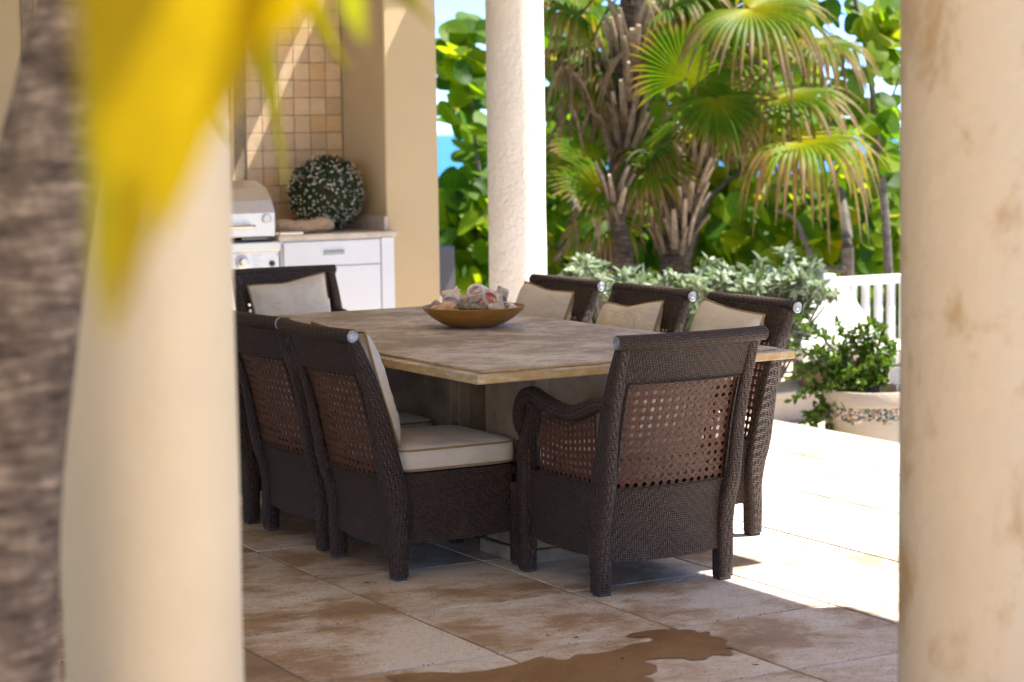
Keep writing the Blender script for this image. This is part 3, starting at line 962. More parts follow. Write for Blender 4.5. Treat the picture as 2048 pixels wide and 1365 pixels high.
def build_chair(name, arms):
    t = thing(name)
    wk = W['wicker']
    # back posts with their legs
    for s in (-1, 1):
        pts = []; rad = []
        for k in range(19):
            z = 0.012 + (0.838 - 0.012) * k / 18
            th_ = float(np.interp(z, PZ, PT))
            lat = float(np.interp(z, [0, 0.3, 0.7, 0.84], [0.031, 0.031, 0.024, 0.022]))
            pts.append((s * (HW + 0.010 * z / 0.84 + 0.003), BACK_Y - backoff(z), z)); rad.append((lat, th_))
        lg = MB().tube(pts, rad, 14, True, (0, 1, 0), 4.0).build("back_leg", wk, t, True)
        MB().box(s * HW - 0.022, s * HW + 0.022, BACK_Y - 0.022, BACK_Y + 0.022, 0.0, 0.0115).build("foot_glide", W['glide'], lg, False)
        y1 = 0.235
        zt = 0.30 if not arms else 0.46
        lf_ = MB().tube([(s * HW, y1 + 0.004, 0.012), (s * HW, y1 + 0.002, 0.10), (s * HW, y1, 0.2), (s * HW, y1, zt * 0.8 + 0.05), (s * HW, y1, zt)],
                  [(0.028, 0.028), (0.029, 0.029), (0.031, 0.031), (0.031, 0.031), (0.031, 0.031)], 14, True, (0, 1, 0), 4.0).build("front_leg", wk, t, True)
        MB().box(s * HW - 0.021, s * HW + 0.021, y1 - 0.018, y1 + 0.025, 0.0, 0.0115).build("foot_glide", W['glide'], lf_, False)
        # side apron
        x = s * 0.247
        MB().slab(10, 6, lambda u, v: (x, BACK_Y + 0.02 + u * 0.43, 0.118 + 0.008 * (2 * u - 1) ** 2 + v * (0.362 - 0.118 - 0.008 * (2 * u - 1) ** 2)),
                  lambda u, v: (-s * 0.022, 0, 0), lambda u, v: (u * 0.43, v * 0.25)).build("side_apron", wk, t, True)
    # front and back aprons
    MB().slab(10, 5, lambda u, v: (-HW + 0.02 + u * (2 * HW - 0.04), 0.252 , 0.118 + v * 0.244),
              lambda u, v: (0, -0.022, 0), lambda u, v: ((u - 0.5) * 0.45, v * 0.25)).build("front_apron", wk, t, True)
    def bk(u, v):
        x = -HW + u * 2 * HW
        zb = 0.112 - 0.008 * (1 - (2 * u - 1) ** 2)
        z = zb + v * (CZ0 + 0.004 - zb)
        return (x, BACK_Y - backoff(z) - 0.010 - bowf(x, 0.026) * (0.75 + 0.25 * v), z)
    MB().slab(16, 12, bk, lambda u, v: (0, 0.022, 0), lambda u, v: ((u - 0.5) * 0.485, v * 0.25)).build("back_apron", wk, t, True)
    MB().box(-HW + 0.005, HW - 0.005, BACK_Y + 0.005, 0.228, 0.325, 0.358).build("seat_deck", wk, t, False)
    # crest panel
    def cr(u, v):
        x = -HW - 0.008 + u * (2 * HW + 0.016)
        z = ZT0 + v * (ZT1 + 0.01 - ZT0)
        return (x, BACK_Y - backoff(z) - 0.016 + 0.004 * v - bowf(x, 0.030, 0.26), z)
    MB().slab(18, 8, cr, lambda u, v: (0, 0.026, 0), lambda u, v: ((u - 0.5) * 0.50, v * 0.13)).build("crest_panel", wk, t, True)
    # rolled top with end caps
    zc = 0.852
    tp = [(x, BACK_Y - backoff(0.84) - 0.014 - bowf(x, 0.030, 0.29), zc) for x in np.linspace(-0.288, 0.288, 19)]
    rl = MB().tube(tp, 0.0245, 16, True, (0, 0, 1)).build("top_roll", wk, t, True)
    for s in (-1, 1):
        cp = MB().lathe([(0.0215, 0.0), (0.0215, 0.003), (0.0185, 0.005), (0.0165, 0.0035), (0.0135, 0.0035), (0.0115, 0.0055), (0.0065, 0.0055), (0.005, 0.004), (0, 0.004)], 24)
        cp.build("end_cap", W['capmetal'], rl, True, 0, (s * 0.2875, tp[0][1], zc), (0, s * PI / 2, 0))
    # cane back
    cwid = 0.435
    def cf(x, z):
        zz = CZ0 + z
        return (x, BACK_Y - backoff(zz) - 0.006 - bowf(x, 0.030, 0.25), zz)
    me = cane_mesh(cwid, CZ1 - CZ0 + 0.006, 14, 13, cf, np.array([0, 0.004, 0]))
    cp_ = link("cane_panel", me, t)
    bdr = []
    for (x, z) in [(-cwid / 2 + cwid * k / 12, CZ0 + 0.004) for k in range(13)] + [(cwid / 2, CZ0 + 0.004 + (CZ1 - CZ0 - 0.004) * k / 10) for k in range(1, 11)]:
        bdr.append((x, BACK_Y - backoff(z) - 0.018 - bowf(x, 0.030, 0.25), z))
    bdr2 = []
    for (x, z) in [(-cwid / 2 , CZ0 + 0.004 + (CZ1 - CZ0 - 0.004) * k / 10) for k in range(11)] + [(-cwid / 2 + cwid * k / 12, CZ1) for k in range(1, 13)]:
        bdr2.append((x, BACK_Y - backoff(z) - 0.018 - bowf(x, 0.030, 0.25), z))
    MB().tube(bdr, 0.0045, 6).tube(bdr2, 0.0045, 6).build("edge_braid", wk, cp_, True)
    # cushion
    me, pm = CUSH[arms]
    cs = link("seat_cushion", me, t, (0, 0.012, 0.3595))
    link("piping", pm, cs)
    if arms:
        for s in (-1, 1):
            x = s * (HW + 0.002)
            ap = smoothpath([(x, BACK_Y - 0.075, 0.645), (x, -0.22, 0.632), (x, -0.11, 0.594), (x, -0.01, 0.586), (x, 0.10, 0.605), (x, 0.185, 0.625), (x, 0.245, 0.604), (x, 0.272, 0.560), (x, 0.268, 0.515), (x, 0.245, 0.494)], 4)
            n_ = len(ap)
            MB().tube(ap, [(0.029, 0.024 - 0.004 * k / n_) for k in range(n_)], 14, True, (1, 0, 0), 3.2).build("arm", wk, t, True)
            # upright under the scroll
            MB().tube([(x, 0.232, 0.44), (x, 0.205, 0.50), (x, 0.18, 0.555), (x, 0.165, 0.60)], [(0.028, 0.026), (0.028, 0.022), (0.027, 0.02), (0.027, 0.02)], 12, True, (0, 1, 0), 4).build("arm_support", wk, t, True)
            W2, H2 = 0.36, 0.24
            def af(yy, z):
                k = np.interp(yy, [-0.18, -0.05, 0.02, 0.18], [0.245, 0.215, 0.20, 0.22]) / 0.24
                return (x - s * 0.004, -0.035 + yy * (1 - 0.05 * z / 0.24), 0.362 + z * k)
            me2 = cane_mesh(W2, H2, 12, 9, af, np.array([-s * 0.004, 0, 0]))
            link("arm_cane", me2, t)
            MB().tube([(x + s * 0.003, -0.215, 0.364), (x + s * 0.003, 0.15, 0.364)], 0.0045, 6).build("edge_braid", wk, t)
    return t

CUSH = {False: cushion_mesh(0.465, 0.47, 0.088, "seat_cushion", W['fabric']),
        True: cushion_mesh(0.405, 0.47, 0.088, "seat_cushion", W['fabric'])}

side0 = build_chair("dining_chair", False)
arm0 = build_chair("armchair", True)

def pillow_mesh(seed, w=0.43, h=0.40, th=0.075):
    rr = random.Random(seed)
    n = 22
    dip = rr.uniform(0.0, 0.014); skew = rr.uniform(-0.02, 0.02); px_ = rr.uniform(-0.3, 0.3)
    def pt(u, v, s):
        a, b2 = 2 * u - 1, 2 * v - 1
        # sides curve in between the corners
        x = a * w / 2 * (1 - 0.055 * (1 - b2 * b2))
        z = b2 * h / 2 * (1 - 0.05 * (1 - a * a))
        if b2 > 0: z -= dip * b2 * b2 * math.exp(-((a - px_) / 0.42) ** 2) - skew * a * b2
        e = max(0.0, (1 - abs(a) ** 2.6)) * max(0.0, (1 - abs(b2) ** 2.6))
        d = th * e ** 0.42 if e > 0 else 0
        wr = 0.006 * mnoise.noise(Vector((x * 14 + seed, z * 14, s * 3))) + 0.004 * mnoise.noise(Vector((x * 30, z * 30 + seed, s)))
        d *= 1.0 - 0.10 * b2
        d += wr * min(1.0, e * 3)
        return (x, s * d, z)
    b = MB()
    b.grid(n, n, lambda u, v: pt(u, v, -1))
    b.grid(n, n, lambda u, v: pt(u, v, 1), True)
    me = b.mesh("pillow", W['fabric'], True, 0, True)
    rim = [pt(k / n, 0, 1) for k in range(n)] + [pt(1, k / n, 1) for k in range(n)] + [pt(1 - k / n, 1, 1) for k in range(n)] + [pt(0, 1 - k / n, 1) for k in range(n + 1)]
    pm = MB().tube(rim, 0.0048, 6, False, (0, 1, 0.01)).mesh("piping", W['piping'], True)
    return me, pm

def place_pillow(ch, seed, label, tilt=0.0, dx=0.0, lean=None, group="cream pillows on the dining chairs", dz=0.0, w=0.43, h=0.40):
    me, pm = pillow_mesh(seed, w, h)
    o = link("pillow", me)
    link("piping", pm, o)
    z0 = 0.462 + h / 2 - 0.012 + dz
    ang = math.radians(17.5) if lean is None else lean
    zc = z0
    yb = BACK_Y - backoff(zc) + 0.052
    Mx = Matrix.Translation(ch.location) @ Matrix.Rotation(ch.rotation_euler[2], 4, 'Z') @ Matrix.Translation((dx, yb, zc)) @ Matrix.Rotation(ang, 4, 'X') @ Matrix.Rotation(tilt, 4, 'Y')
    o.matrix_world = Mx
    tag(o, label, "pillow", group)
    return o

# left row faces +x, right row faces -x, ends face the table
LX = 0.825 + 0.24
RX = 2.318 - 0.24
spots = [
    ("L", (LX, -1.102), -PI / 2, "nearest dark wicker side chair on the left of the table, back to the camera"),
    ("L", (LX + 0.003, -0.480), -PI / 2 + 0.006, "second dark wicker chair from the front on the left of the table"),
    ("L", (LX - 0.006, 0.178), -PI / 2 - 0.01, "farthest left side wicker chair, mostly hidden by the cream column"),
    ("R", (RX, -1.095), PI / 2 - 0.012, "nearest right side wicker chair, its back in the sun"),
    ("R", (RX - 0.005, -0.405), PI / 2 + 0.0, "middle wicker chair on the right side of the table"),
    ("R", (RX + 0.004, 0.305), PI / 2 + 0.01, "farthest right side wicker chair, in front of the white column"),
]
plab = ["cream pillow with tan piping on the nearest left chair", "cream pillow on the second left chair, seen through its cane back", "cream pillow edge on the farthest left chair, at the cream column",
        "cream pillow on the nearest right chair, behind the armchair top", "cream pillow on the middle right chair", "cream pillow with a raised corner on the chair by the white column"]
chairs = []
for k, (sd, xy, rz, lb) in enumerate(spots):
    c = side0 if k == 0 else copy_tree(side0)
    c.location = (xy[0], xy[1], 0); c.rotation_euler = (0, 0, rz)
    tag(c, lb, "chair", "wicker side chairs along the table")
    chairs.append(c)
    place_pillow(c, 11 + k, plab[k], [0.02, -0.03, 0.02, -0.05, -0.015, -0.06][k], [0.015, 0, 0, 0.03, 0.02, 0.03][k], h=[0.42, .41, .41, .40, .375, .395][k])
arm0.location = (1.515, -1.935 + 0.24, 0); arm0.rotation_euler = (0, 0, 0.012)
tag(arm0, "dark wicker armchair with cane back at the near end of the table", "armchair", "wicker armchairs at the table ends")
place_pillow(arm0, 31, "cream pillow on the near armchair, seen through its cane back", 0.02, -0.03, w=0.40, h=0.37, dz=-0.01)
arm1 = copy_tree(arm0)
arm1.location = (1.815, 1.69 - 0.24, 0); arm1.rotation_euler = (0, 0, PI + 0.03)
tag(arm1, "wicker armchair at the far end, in front of the white cabinet", "armchair", "wicker armchairs at the table ends")
place_pillow(arm1, 37, "pale pillow on the far armchair in front of the grill", 0.03, 0.01, w=0.42, h=0.38)

# ------------------------------------------------------------------ bowl of shells
BC = np.array([1.719, -0.262]); BH = 0.082
bw = thing("bowl", (BC[0], BC[1], TZ + 0.0005), 0, "shallow wooden bowl filled with sea shells on the table", "bowl")
pr = [(0, 0.0), (0.085, 0.0), (0.096, 0.003), (0.130, 0.016), (0.168, 0.040), (0.196, 0.064), (0.2085, BH), (0.2055, BH + 0.002), (0.193, BH - 0.010), (0.160, 0.048), (0.12, 0.026), (0.08, 0.012), (0, 0.012)]
MB().lathe(pr, 64).build("body", W['bowl'], bw, True)
SH = {
    'white': mat_shell("shell_white", (0.60, 0.42, 0.28), (0.78, 0.66, 0.52), (0.84, 0.78, 0.68)),
    'orange': mat_shell("shell_orange", (0.80, 0.60, 0.38), (0.74, 0.40, 0.16), (0.62, 0.22, 0.06), 18),
    'brown': mat_shell("shell_brown", (0.30, 0.20, 0.13), (0.45, 0.33, 0.23), (0.58, 0.47, 0.36)),
    'pink': mat_shell("shell_pink", (0.62, 0.40, 0.33), (0.70, 0.52, 0.42), (0.52, 0.25, 0.19)),
    'grey': mat_shell("shell_grey", (0.22, 0.16, 0.12), (0.38, 0.29, 0.23), (0.60, 0.52, 0.45), 45),
    'coral': mat_shell("coral_grey", (0.09, 0.075, 0.05), (0.20, 0.165, 0.115), (0.36, 0.31, 0.24), 60),
    'tan': mat_shell("shell_tan", (0.45, 0.34, 0.24), (0.60, 0.48, 0.36), (0.70, 0.62, 0.53)),
    'pale': mat_shell("shell_pale", (0.36, 0.26, 0.19), (0.66, 0.54, 0.44), (0.80, 0.74, 0.68), 55),
    'red': mat_shell("shell_throat", (0.42, 0.06, 0.04), (0.56, 0.14, 0.09), (0.64, 0.26, 0.18), 20),
}
def conch(R, turns=3.0, knobs=6, kn=0.25, lip=1.0, seed=0):
    """spindle shell along x: stepped spire at +x, canal at -x, flared mouth on the -y side"""
    body = MB()
    n, m = 30, 26
    def prof(t):
        x = -1.25 + 2.5 * t
        if x < 0.25: r = 0.16 + 0.70 * max(0, (x + 1.25) / 1.5) ** 0.75
        else:
            k = (x - 0.25) / 1.0
            r = 0.86 * (1 - k) ** 0.85 * (1 + 0.13 * math.sin(k * 20.0)) + 0.02
        return x, r
    def f(u, v):
        x, r = prof(v)
        a = 2 * PI * u
        sh = math.exp(-((x - 0.20) / 0.16) ** 2)
        r *= 1 + kn * sh * max(0, math.cos(knobs * a + seed)) ** 3 + 0.07 * mnoise.noise(Vector((math.cos(a) * 2, math.sin(a) * 2, x * 3 + seed)))
        return (x * R, r * R * math.cos(a), r * R * math.sin(a))
    body.grid(m, n, f)
    mo = MB()
    def ring(rx, rz, y, z0=-0.05, n2=20):
        return [np.array([(-0.28 + rx * math.cos(2 * PI * k / n2)) * R, y * R, (z0 + rz * math.sin(2 * PI * k / n2)) * R]) for k in range(n2)]
    n2 = 20
    L = [ring(0.80, 0.52, -0.45), ring(0.80 + 0.10 * lip, 0.58 + 0.12 * lip, -0.88), ring(0.70, 0.48, -0.97), ring(0.50, 0.30, -0.80), ring(0.25, 0.12, -0.62)]
    vs = [p for l_ in L for p in l_] + [np.array([-0.28 * R, -0.6 * R, -0.05 * R])]
    outer = [(k, (k + 1) % n2, n2 + (k + 1) % n2, n2 + k) for k in range(n2)] + [(n2 + k, n2 + (k + 1) % n2, 2 * n2 + (k + 1) % n2, 2 * n2 + k) for k in range(n2)]
    body.add(vs[:3 * n2], outer)
    inn = [(q * n2 + k, q * n2 + (k + 1) % n2, (q + 1) * n2 + (k + 1) % n2, (q + 1) * n2 + k) for q in (0, 1) for k in range(n2)] + [(2 * n2 + k, 2 * n2 + (k + 1) % n2, 3 * n2) for k in range(n2)]
    mo.add(vs[2 * n2:], inn)
    return body, mo
def cockle(R, ribs=16):
    def f(u, v, s=1.0):
        a = PI * (u - 0.5) * 1.15
        rr = R * v * (1 + 0.03 * math.cos(2 * ribs * PI * u) * v)
        dome = R * 0.55 * (1 - (1 - math.sin(PI * min(1, v * 0.98))) ** 1.0) * 0.9 + R * 0.1 * (1 - v)
        return (rr * math.sin(a) * 1.05, rr * math.cos(a) - R * 0.5, max(0.002, dome * (1 - 0.5 * abs(u - 0.5))))
    b = MB(); b.slab(32, 12, f, lambda u, v: (0, 0, -0.003))
    return b
def lump(a, b_, c, seed, amp=0.25, fr=3.0):
    m = MB()
    def f(u, v):
        th_, ph = 2 * PI * u, PI * (v - 0.5)
        p = Vector((math.cos(ph) * math.cos(th_), math.cos(ph) * math.sin(th_), math.sin(ph)))
        k = 1 + amp * mnoise.noise(p * fr + Vector((seed, 0, 0))) + amp * 0.5 * mnoise.noise(p * fr * 3 + Vector((seed, 4, 0)))
        return (p.x * a * k, p.y * b_ * k, p.z * c * k)
    return m.grid(24, 14, f)
RH = np.array([0.871, -0.491, 0]); DH = np.array([0.491, 0.871, 0])
def put_shell(kind, px, py, back, rot, label, **kw):
    p = at(px, py, 1.0)
    v = ray(px, py)
    base = np.array([BC[0], BC[1], 0]) + DH * back
    k = ((base - CAM) @ DH) / (v @ DH)
    p = CAM + v * k
    t = thing("sea_shell" if kind != 'coral' else "coral_piece", p, 0, label, "shell" if kind != 'coral' else "coral", "shells in the bowl")
    t.rotation_euler = rot
    return t, p
YV = math.radians(-29.4)   # turn local x to picture right
def sh_conch(px, py, back, rot, R, mat, throat, label, **kw):
    t, p = put_shell('shell', px, py, back, rot, label)
    b, m = conch(R * 1.15, **kw)
    b.build("spire", mat, t, True); m.build("mouth", throat, t, True)
sh_conch(905, 594, 0.02, (0.5, 0.35, YV + 0.35), 0.036, SH['white'], SH['pink'], "white knobbly conch at the back left of the bowl", knobs=7, kn=0.5, seed=1)
sh_conch(956, 584, 0.02, (-0.35, -0.25, YV + 0.1), 0.033, SH['white'], SH['brown'], "cream conch on top of the heap, its brown mouth open", knobs=6, kn=0.15, lip=1.8, seed=2)
sh_conch(989, 599, -0.05, (-0.1, 0.75, YV - 0.2), 0.034, SH['pale'], SH['red'], "pale conch with deep pink mouth right of centre", knobs=7, kn=0.3, lip=1.9, seed=3)
sh_conch(993, 616, -0.11, (2.2, 0.2, YV + 0.3), 0.027, SH['tan'], SH['pink'], "tan knobbed whelk at the front right of the bowl", knobs=8, kn=0.6, seed=4)
sh_conch(1022, 615, -0.03, (2.4, -0.2, YV + 2.8), 0.021, SH['pale'], SH['tan'], "small pale whelk at the right rim of the bowl", knobs=6, kn=0.3, seed=5)
sh_conch(1001, 590, 0.06, (2.0, -0.4, YV + 0.4), 0.030, SH['pale'], SH['white'], "pale spotted whelk at the back right of the heap", knobs=9, kn=0.45, seed=6)
sh_conch(874, 612, 0.03, (2.2, -0.1, YV + 2.6), 0.023, SH['brown'], SH['tan'], "brown whelk at the far left of the bowl", knobs=5, kn=0.1, seed=7)
sh_conch(925, 603, 0.07, (2.0, 0.3, YV + 0.5), 0.030, SH['tan'], SH['pink'], "tan whelk behind the orange cockle", knobs=5, kn=0.3, seed=8)
for (px, py, bk_, rot, R, mt, lb) in ((895, 613, -0.075, (1.15, 0.1, YV + 0.1), 0.042, 'orange', "orange and cream cockle shell at the front left of the bowl"),
                                      (872, 616, -0.04, (0.9, 0.3, YV), 0.018, 'pink', "small pink cockle at the left rim of the bowl"),
                                      (918, 619, -0.10, (0.8, -0.2, YV + 0.3), 0.018, 'orange', "small pale orange cockle at the front rim of the bowl"),
                                      (968, 607, -0.05, (1.0, -0.5, YV - 0.6), 0.032, 'orange', "long orange tan shell under the pink mouthed conch")):
    t, p = put_shell('shell', px, py, bk_, rot, lb)
    cockle(R).build("valve", SH[mt], t, True)
t, p = put_shell('coral', 944, 616, -0.10, (0, 0.06, YV), "dark grey flat coral piece lying at the front of the bowl")
lump(0.062, 0.03, 0.019, 3, 0.25, 2.5).build("chunk", SH['coral'], t)
t, p = put_shell('coral', 950, 602, -0.03, (0, -0.22, YV), "grey brown rod of coral across the middle of the heap")
lump(0.056, 0.021, 0.020, 9, 0.22, 3).build("chunk", SH['grey'], t)
# filling under the heap
for k in range(9):
    a = 2 * PI * k / 9; r = 0.095 if k % 2 else 0.05
    o = lump(0.036, 0.032, 0.022, 20 + k, 0.25).build("sea_shell", SH[['brown', 'tan', 'grey'][k % 3]], None, True, 0, (BC[0] + r * math.cos(a), BC[1] + r * math.sin(a), TZ + 0.055 + (0.012 if r > .06 else 0)))
    tag(o, "worn shell piece at the bottom of the heap in the bowl", "shell", "buried shells in the bowl")

# ------------------------------------------------------------------ terrace things beyond the patio edge
lg1 = onz(1557, 846, -0.25); lg2 = onz(1700, 836, -0.25)
ledge = thing("planter_ledge", (lg1[0], lg1[1], -0.25), 0, "low beige stone planter ledge behind the flower pot", "ledge")
MB().box(-1.6, 2.6, 0.0, 2.2, 0.0, 0.145).build("kerb", W['ledge'], ledge, True, 0.01)
MB().box(-1.62, 2.62, -0.03, 2.22, 0.1455, 0.19).build("coping", W['ledge'], ledge, True, 0.012)

PC = at(1742, 776, 11.75); PZ0 = -0.25
pot = thing("flower_pot", (PC[0], PC[1], PZ0), 0, "round concrete pot with a band of pebbles at the patio edge", "pot")
ph = PC[2] - PZ0; prr = 0.268
MB().lathe([(0, 0), (prr * 0.78, 0), (prr * 0.84, 0.03), (prr * 0.93, ph * 0.45), (prr * 0.95, ph * 0.55), (prr * 0.95, ph * 0.74), (prr * 0.99, ph * 0.77), (prr, ph * 0.80), (prr, ph - 0.012), (prr * 0.98, ph), (prr * 0.90, ph), (prr * 0.88, ph - 0.05), (0, ph - 0.05)], 72).build("body", W['pot'], pot, True)
pb = MB()
rs = random.Random(5)
pcols = [(0.55, 0.50, 0.42), (0.35, 0.28, 0.20), (0.05, 0.07, 0.08), (0.62, 0.58, 0.52), (0.45, 0.25, 0.10), (0.22, 0.19, 0.16), (0.03, 0.08, 0.08)]
for k in range(1200):
    a = rs.uniform(0, 2 * PI); z = ph * rs.uniform(0.545, 0.745)
    zz = z - 0.012 * math.sin(a * 9) if z < ph * 0.6 else z
    r = prr * 0.952
    s = rs.uniform(0.006, 0.014)
    c = np.array([r * math.cos(a), r * math.sin(a), zz]); n_ = np.array([math.cos(a), math.sin(a), 0]); t1 = np.array([-math.sin(a), math.cos(a), 0])
    col = (*rs.choice(pcols), 1)
    vs = []
    for q in range(7):
        aa = 2 * PI * q / 7
        vs.append(c + t1 * math.cos(aa) * s * rs.uniform(0.8, 1.1) + np.array([0, 0, 1]) * math.sin(aa) * s * rs.uniform(0.7, 1.0))
    top = [c + (v - c) * 0.6 + n_ * s * 0.45 for v in vs]
    pb.add(vs + top, [(q, (q + 1) % 7, 7 + (q + 1) % 7, 7 + q) for q in range(7)] + [tuple(range(7, 14))], None, [col] * 14)
tag(pb.build("pebble_band", W['pebble'], pot, True), kind="stuff")
MB().lathe([(0, ph - 0.049), (prr * 0.875, ph - 0.049), (0, ph - 0.03)], 32).build("soil", W['soil'], pot)

def leaf_quad(b, p, t, n, s, wd, col, curl=0.15):
    """small pointed leaf of four faces"""
    t = t / (np.linalg.norm(t) + 1e-9); sd = np.cross(t, n); sd /= np.linalg.norm(sd) + 1e-9; nn = np.cross(sd, t)
    m1 = p + t * s * 0.45; e = p + t * s - nn * s * curl
    L = m1 + sd * wd + nn * wd * 0.35; R_ = m1 - sd * wd + nn * wd * 0.35
    L2 = p + t * s * 0.78 + sd * wd * 0.72 + nn * wd * 0.2 - nn * s * curl * .5; R2 = p + t * s * 0.78 - sd * wd * 0.72 + nn * wd * 0.2 - nn * s * curl * .5
    m2 = p + t * s * 0.78 - nn * s * curl * .5
    b.add([p, L, m1, R_, L2, m2, R2, e], [(0, 2, 1), (0, 3, 2), (1, 2, 5, 4), (2, 3, 6, 5), (4, 5, 7), (5, 6, 7)], [(0, 0), (1, .45), (0, .45), (-1, .45), (.7, .78), (0, .78), (-.7, .78), (0, 1)], [col] * 8)

def rvec(rs): 
    v = np.array([rs.gauss(0, 1), rs.gauss(0, 1), rs.gauss(0, 1)]); return v / (np.linalg.norm(v) + 1e-9)

# green shrub in the pot
rs = random.Random(21)
ps_ = thing("potted_shrub", (PC[0], PC[1], PC[2] - 0.04), 0, "bright green leafy shrub spilling to the left out of the pebble pot", "shrub")
fo = MB(); st = MB()
tips = [(1600, 900, -.05), (1620, 860, -.08), (1650, 870, -.1), (1590, 800, 0), (1605, 740, .05), (1585, 690, .1), (1630, 660, .05), (1600, 640, .1), (1665, 720, -.05), (1660, 780, -.1), (1690, 690, 0), (1700, 660, .05),
        (1720, 655, 0), (1735, 650, -.05), (1750, 648, 0), (1765, 655, .05), (1775, 680, 0), (1760, 700, -.1), (1740, 720, -.12), (1700, 740, -.15), (1680, 800, -.15), (1780, 730, -.05), (1710, 700, .1), (1640, 700, .1), (1625, 790, 0), (1612, 830, -.02), (1645, 830, -.1), (1675, 650, .12), (1790, 700, .1), (1655, 740, .05),
        (1595, 870, .05), (1590, 760, .08), (1715, 770, -.15), (1770, 760, -.12), (1618, 700, .02), (1690, 760, -.1)]
b0 = np.array([PC[0], PC[1], PC[2] - 0.05])
for (px, py, dd) in tips:
    e = at(px, py, 11.75 + dd)
    s0 = b0 + np.array([rs.uniform(-.08, .08), rs.uniform(-.08, .08), 0])
    midp = (s0 + e) / 2 + np.array([0, 0, 0.10 if e[2] < b0[2] + .1 else 0.03]) + rvec(rs) * 0.03
    path = smoothpath([s0, midp, e], 8)
    st.tube([q - b0 - np.array([0, 0, 0.01]) for q in path], [0.006 - 0.004 * k / len(path) for k in range(len(path))], 5)
    for k in range(6, len(path)):
        for q in range(5):
            t = rvec(rs) + (path[k] - path[k - 1]) / 0.03 * 0.5 + np.array([0, 0, 0.25])
            g = rs.random()
            col = (0.03 + 0.10 * g, 0.10 + 0.11 * g, 0.008 + 0.008 * g, 1)
            leaf_quad(fo, path[k] - b0 - np.array([0, 0, 0.01]) + rvec(rs) * 0.012, t, rvec(rs) + np.array([0, 0, 1]), rs.uniform(0.035, 0.062), rs.uniform(0.009, 0.014), col)
st.build("stems", W['branch'], ps_, True)
tag(fo.build("foliage", W['shrub'], ps_, True), kind="stuff")

# round garden spotlight standing in the pot
lp = at(1795, 752, 11.62)
sp = thing("garden_spotlight", (lp[0], lp[1], lp[2] - 0.14), 0, "small round chrome garden spotlight stuck in the pot", "lamp")
MB().tube([(0, 0, 0), (0, 0, 0.10)], 0.006, 8).build("spike", W['steel'], sp)
hd_ = MB().lathe([(0, -0.03), (0.028, -0.03), (0.048, 0.0), (0.052, 0.004), (0.052, 0.010), (0.046, 0.012), (0.044, 0.006), (0, 0.006)], 30).build("housing", W['steel'], sp, True, 0, (0, 0, 0.14), (PI / 2, 0, -0.55))
MB().lathe([(0.043, 0.0065), (0, 0.0075)], 26).build("lens", W['capmetal'], hd_)

# silver bush
rs = random.Random(33)
def silver_bush(label, tips, dep, rootpx, seed):
    rs = random.Random(seed)
    root = at(rootpx[0], rootpx[1], dep)
    root[2] = max(-0.06, -0.06)
    t = thing("silver_bush", root, 0, label, "bush", "silver bushes behind the right chairs")
    fo = MB(); st = MB()
    for (px, py, dd) in tips:
        e = at(px, py, dep + dd) - root
        m = e * 0.5 + np.array([0, 0, -0.05]) + rvec(rs) * 0.05
        st.tube(smoothpath([np.array([rs.uniform(-.1, .1), rs.uniform(-.1, .1), -0.03]), m, e], 5), [0.010 - 0.007 * k / 10 for k in range(11)], 5)
        for q in range(2):
            c = e + (rvec(rs) * 0.05 if q else 0)
            ax = np.array([rs.uniform(-.6, .6), rs.uniform(-.6, .6), 1.0]) if rs.random() < .7 else rvec(rs)
            ax /= np.linalg.norm(ax)
            for k in range(9):
                a = k * 2.4
                s1 = np.cross(ax, [0.3, 0.9, 0.1]); s1 /= np.linalg.norm(s1); s2 = np.cross(ax, s1)
                tdir = s1 * math.cos(a) + s2 * math.sin(a) + ax * rs.uniform(0.1, 1.1)
                g = rs.uniform(0.75, 1.2)
                col = (0.29 * g, 0.345 * g, 0.255 * g, 1) if rs.random() < .62 else (0.11 * g, 0.17 * g, 0.055, 1)
                leaf_quad(fo, c - ax * 0.01 * k / 4, tdir, ax, rs.uniform(0.060, 0.098), rs.uniform(0.013, 0.020), col, 0.08)
    st.build("stems", W['branch'], t, True)
    tag(fo.build("foliage", W['silver'], t, True), kind="stuff")
rt = random.Random(4)
def sil_tips(n, x0, x1, top, bot):
    r = []
    for k in range(n):
        x = rt.uniform(x0, x1)
        ty = np.interp(x, *top)
        y = ty + rt.uniform(-14, 14) + abs(rt.gauss(0, 0.5)) * (bot - ty) * 0.8
        r.append((x, min(y, bot), rt.uniform(-0.35, 0.35)))
    return r
silver_bush("silver green bush behind the far right chairs, at the palm foot", sil_tips(72, 1140, 1400, ([1140, 1170, 1210, 1250, 1290, 1330, 1400], [560, 522, 560, 535, 570, 550, 565]), 640), 12.6, (1270, 700), 1)
silver_bush("silver green bush behind the nearest right chair, beside the white lounger", sil_tips(95, 1395, 1610, ([1395, 1440, 1480, 1530, 1580, 1610], [560, 535, 550, 530, 528, 560]), 680) + sil_tips(16, 1600, 1690, ([1600, 1640, 1690], [530, 540, 575]), 625), 12.4, (1500, 760), 2)

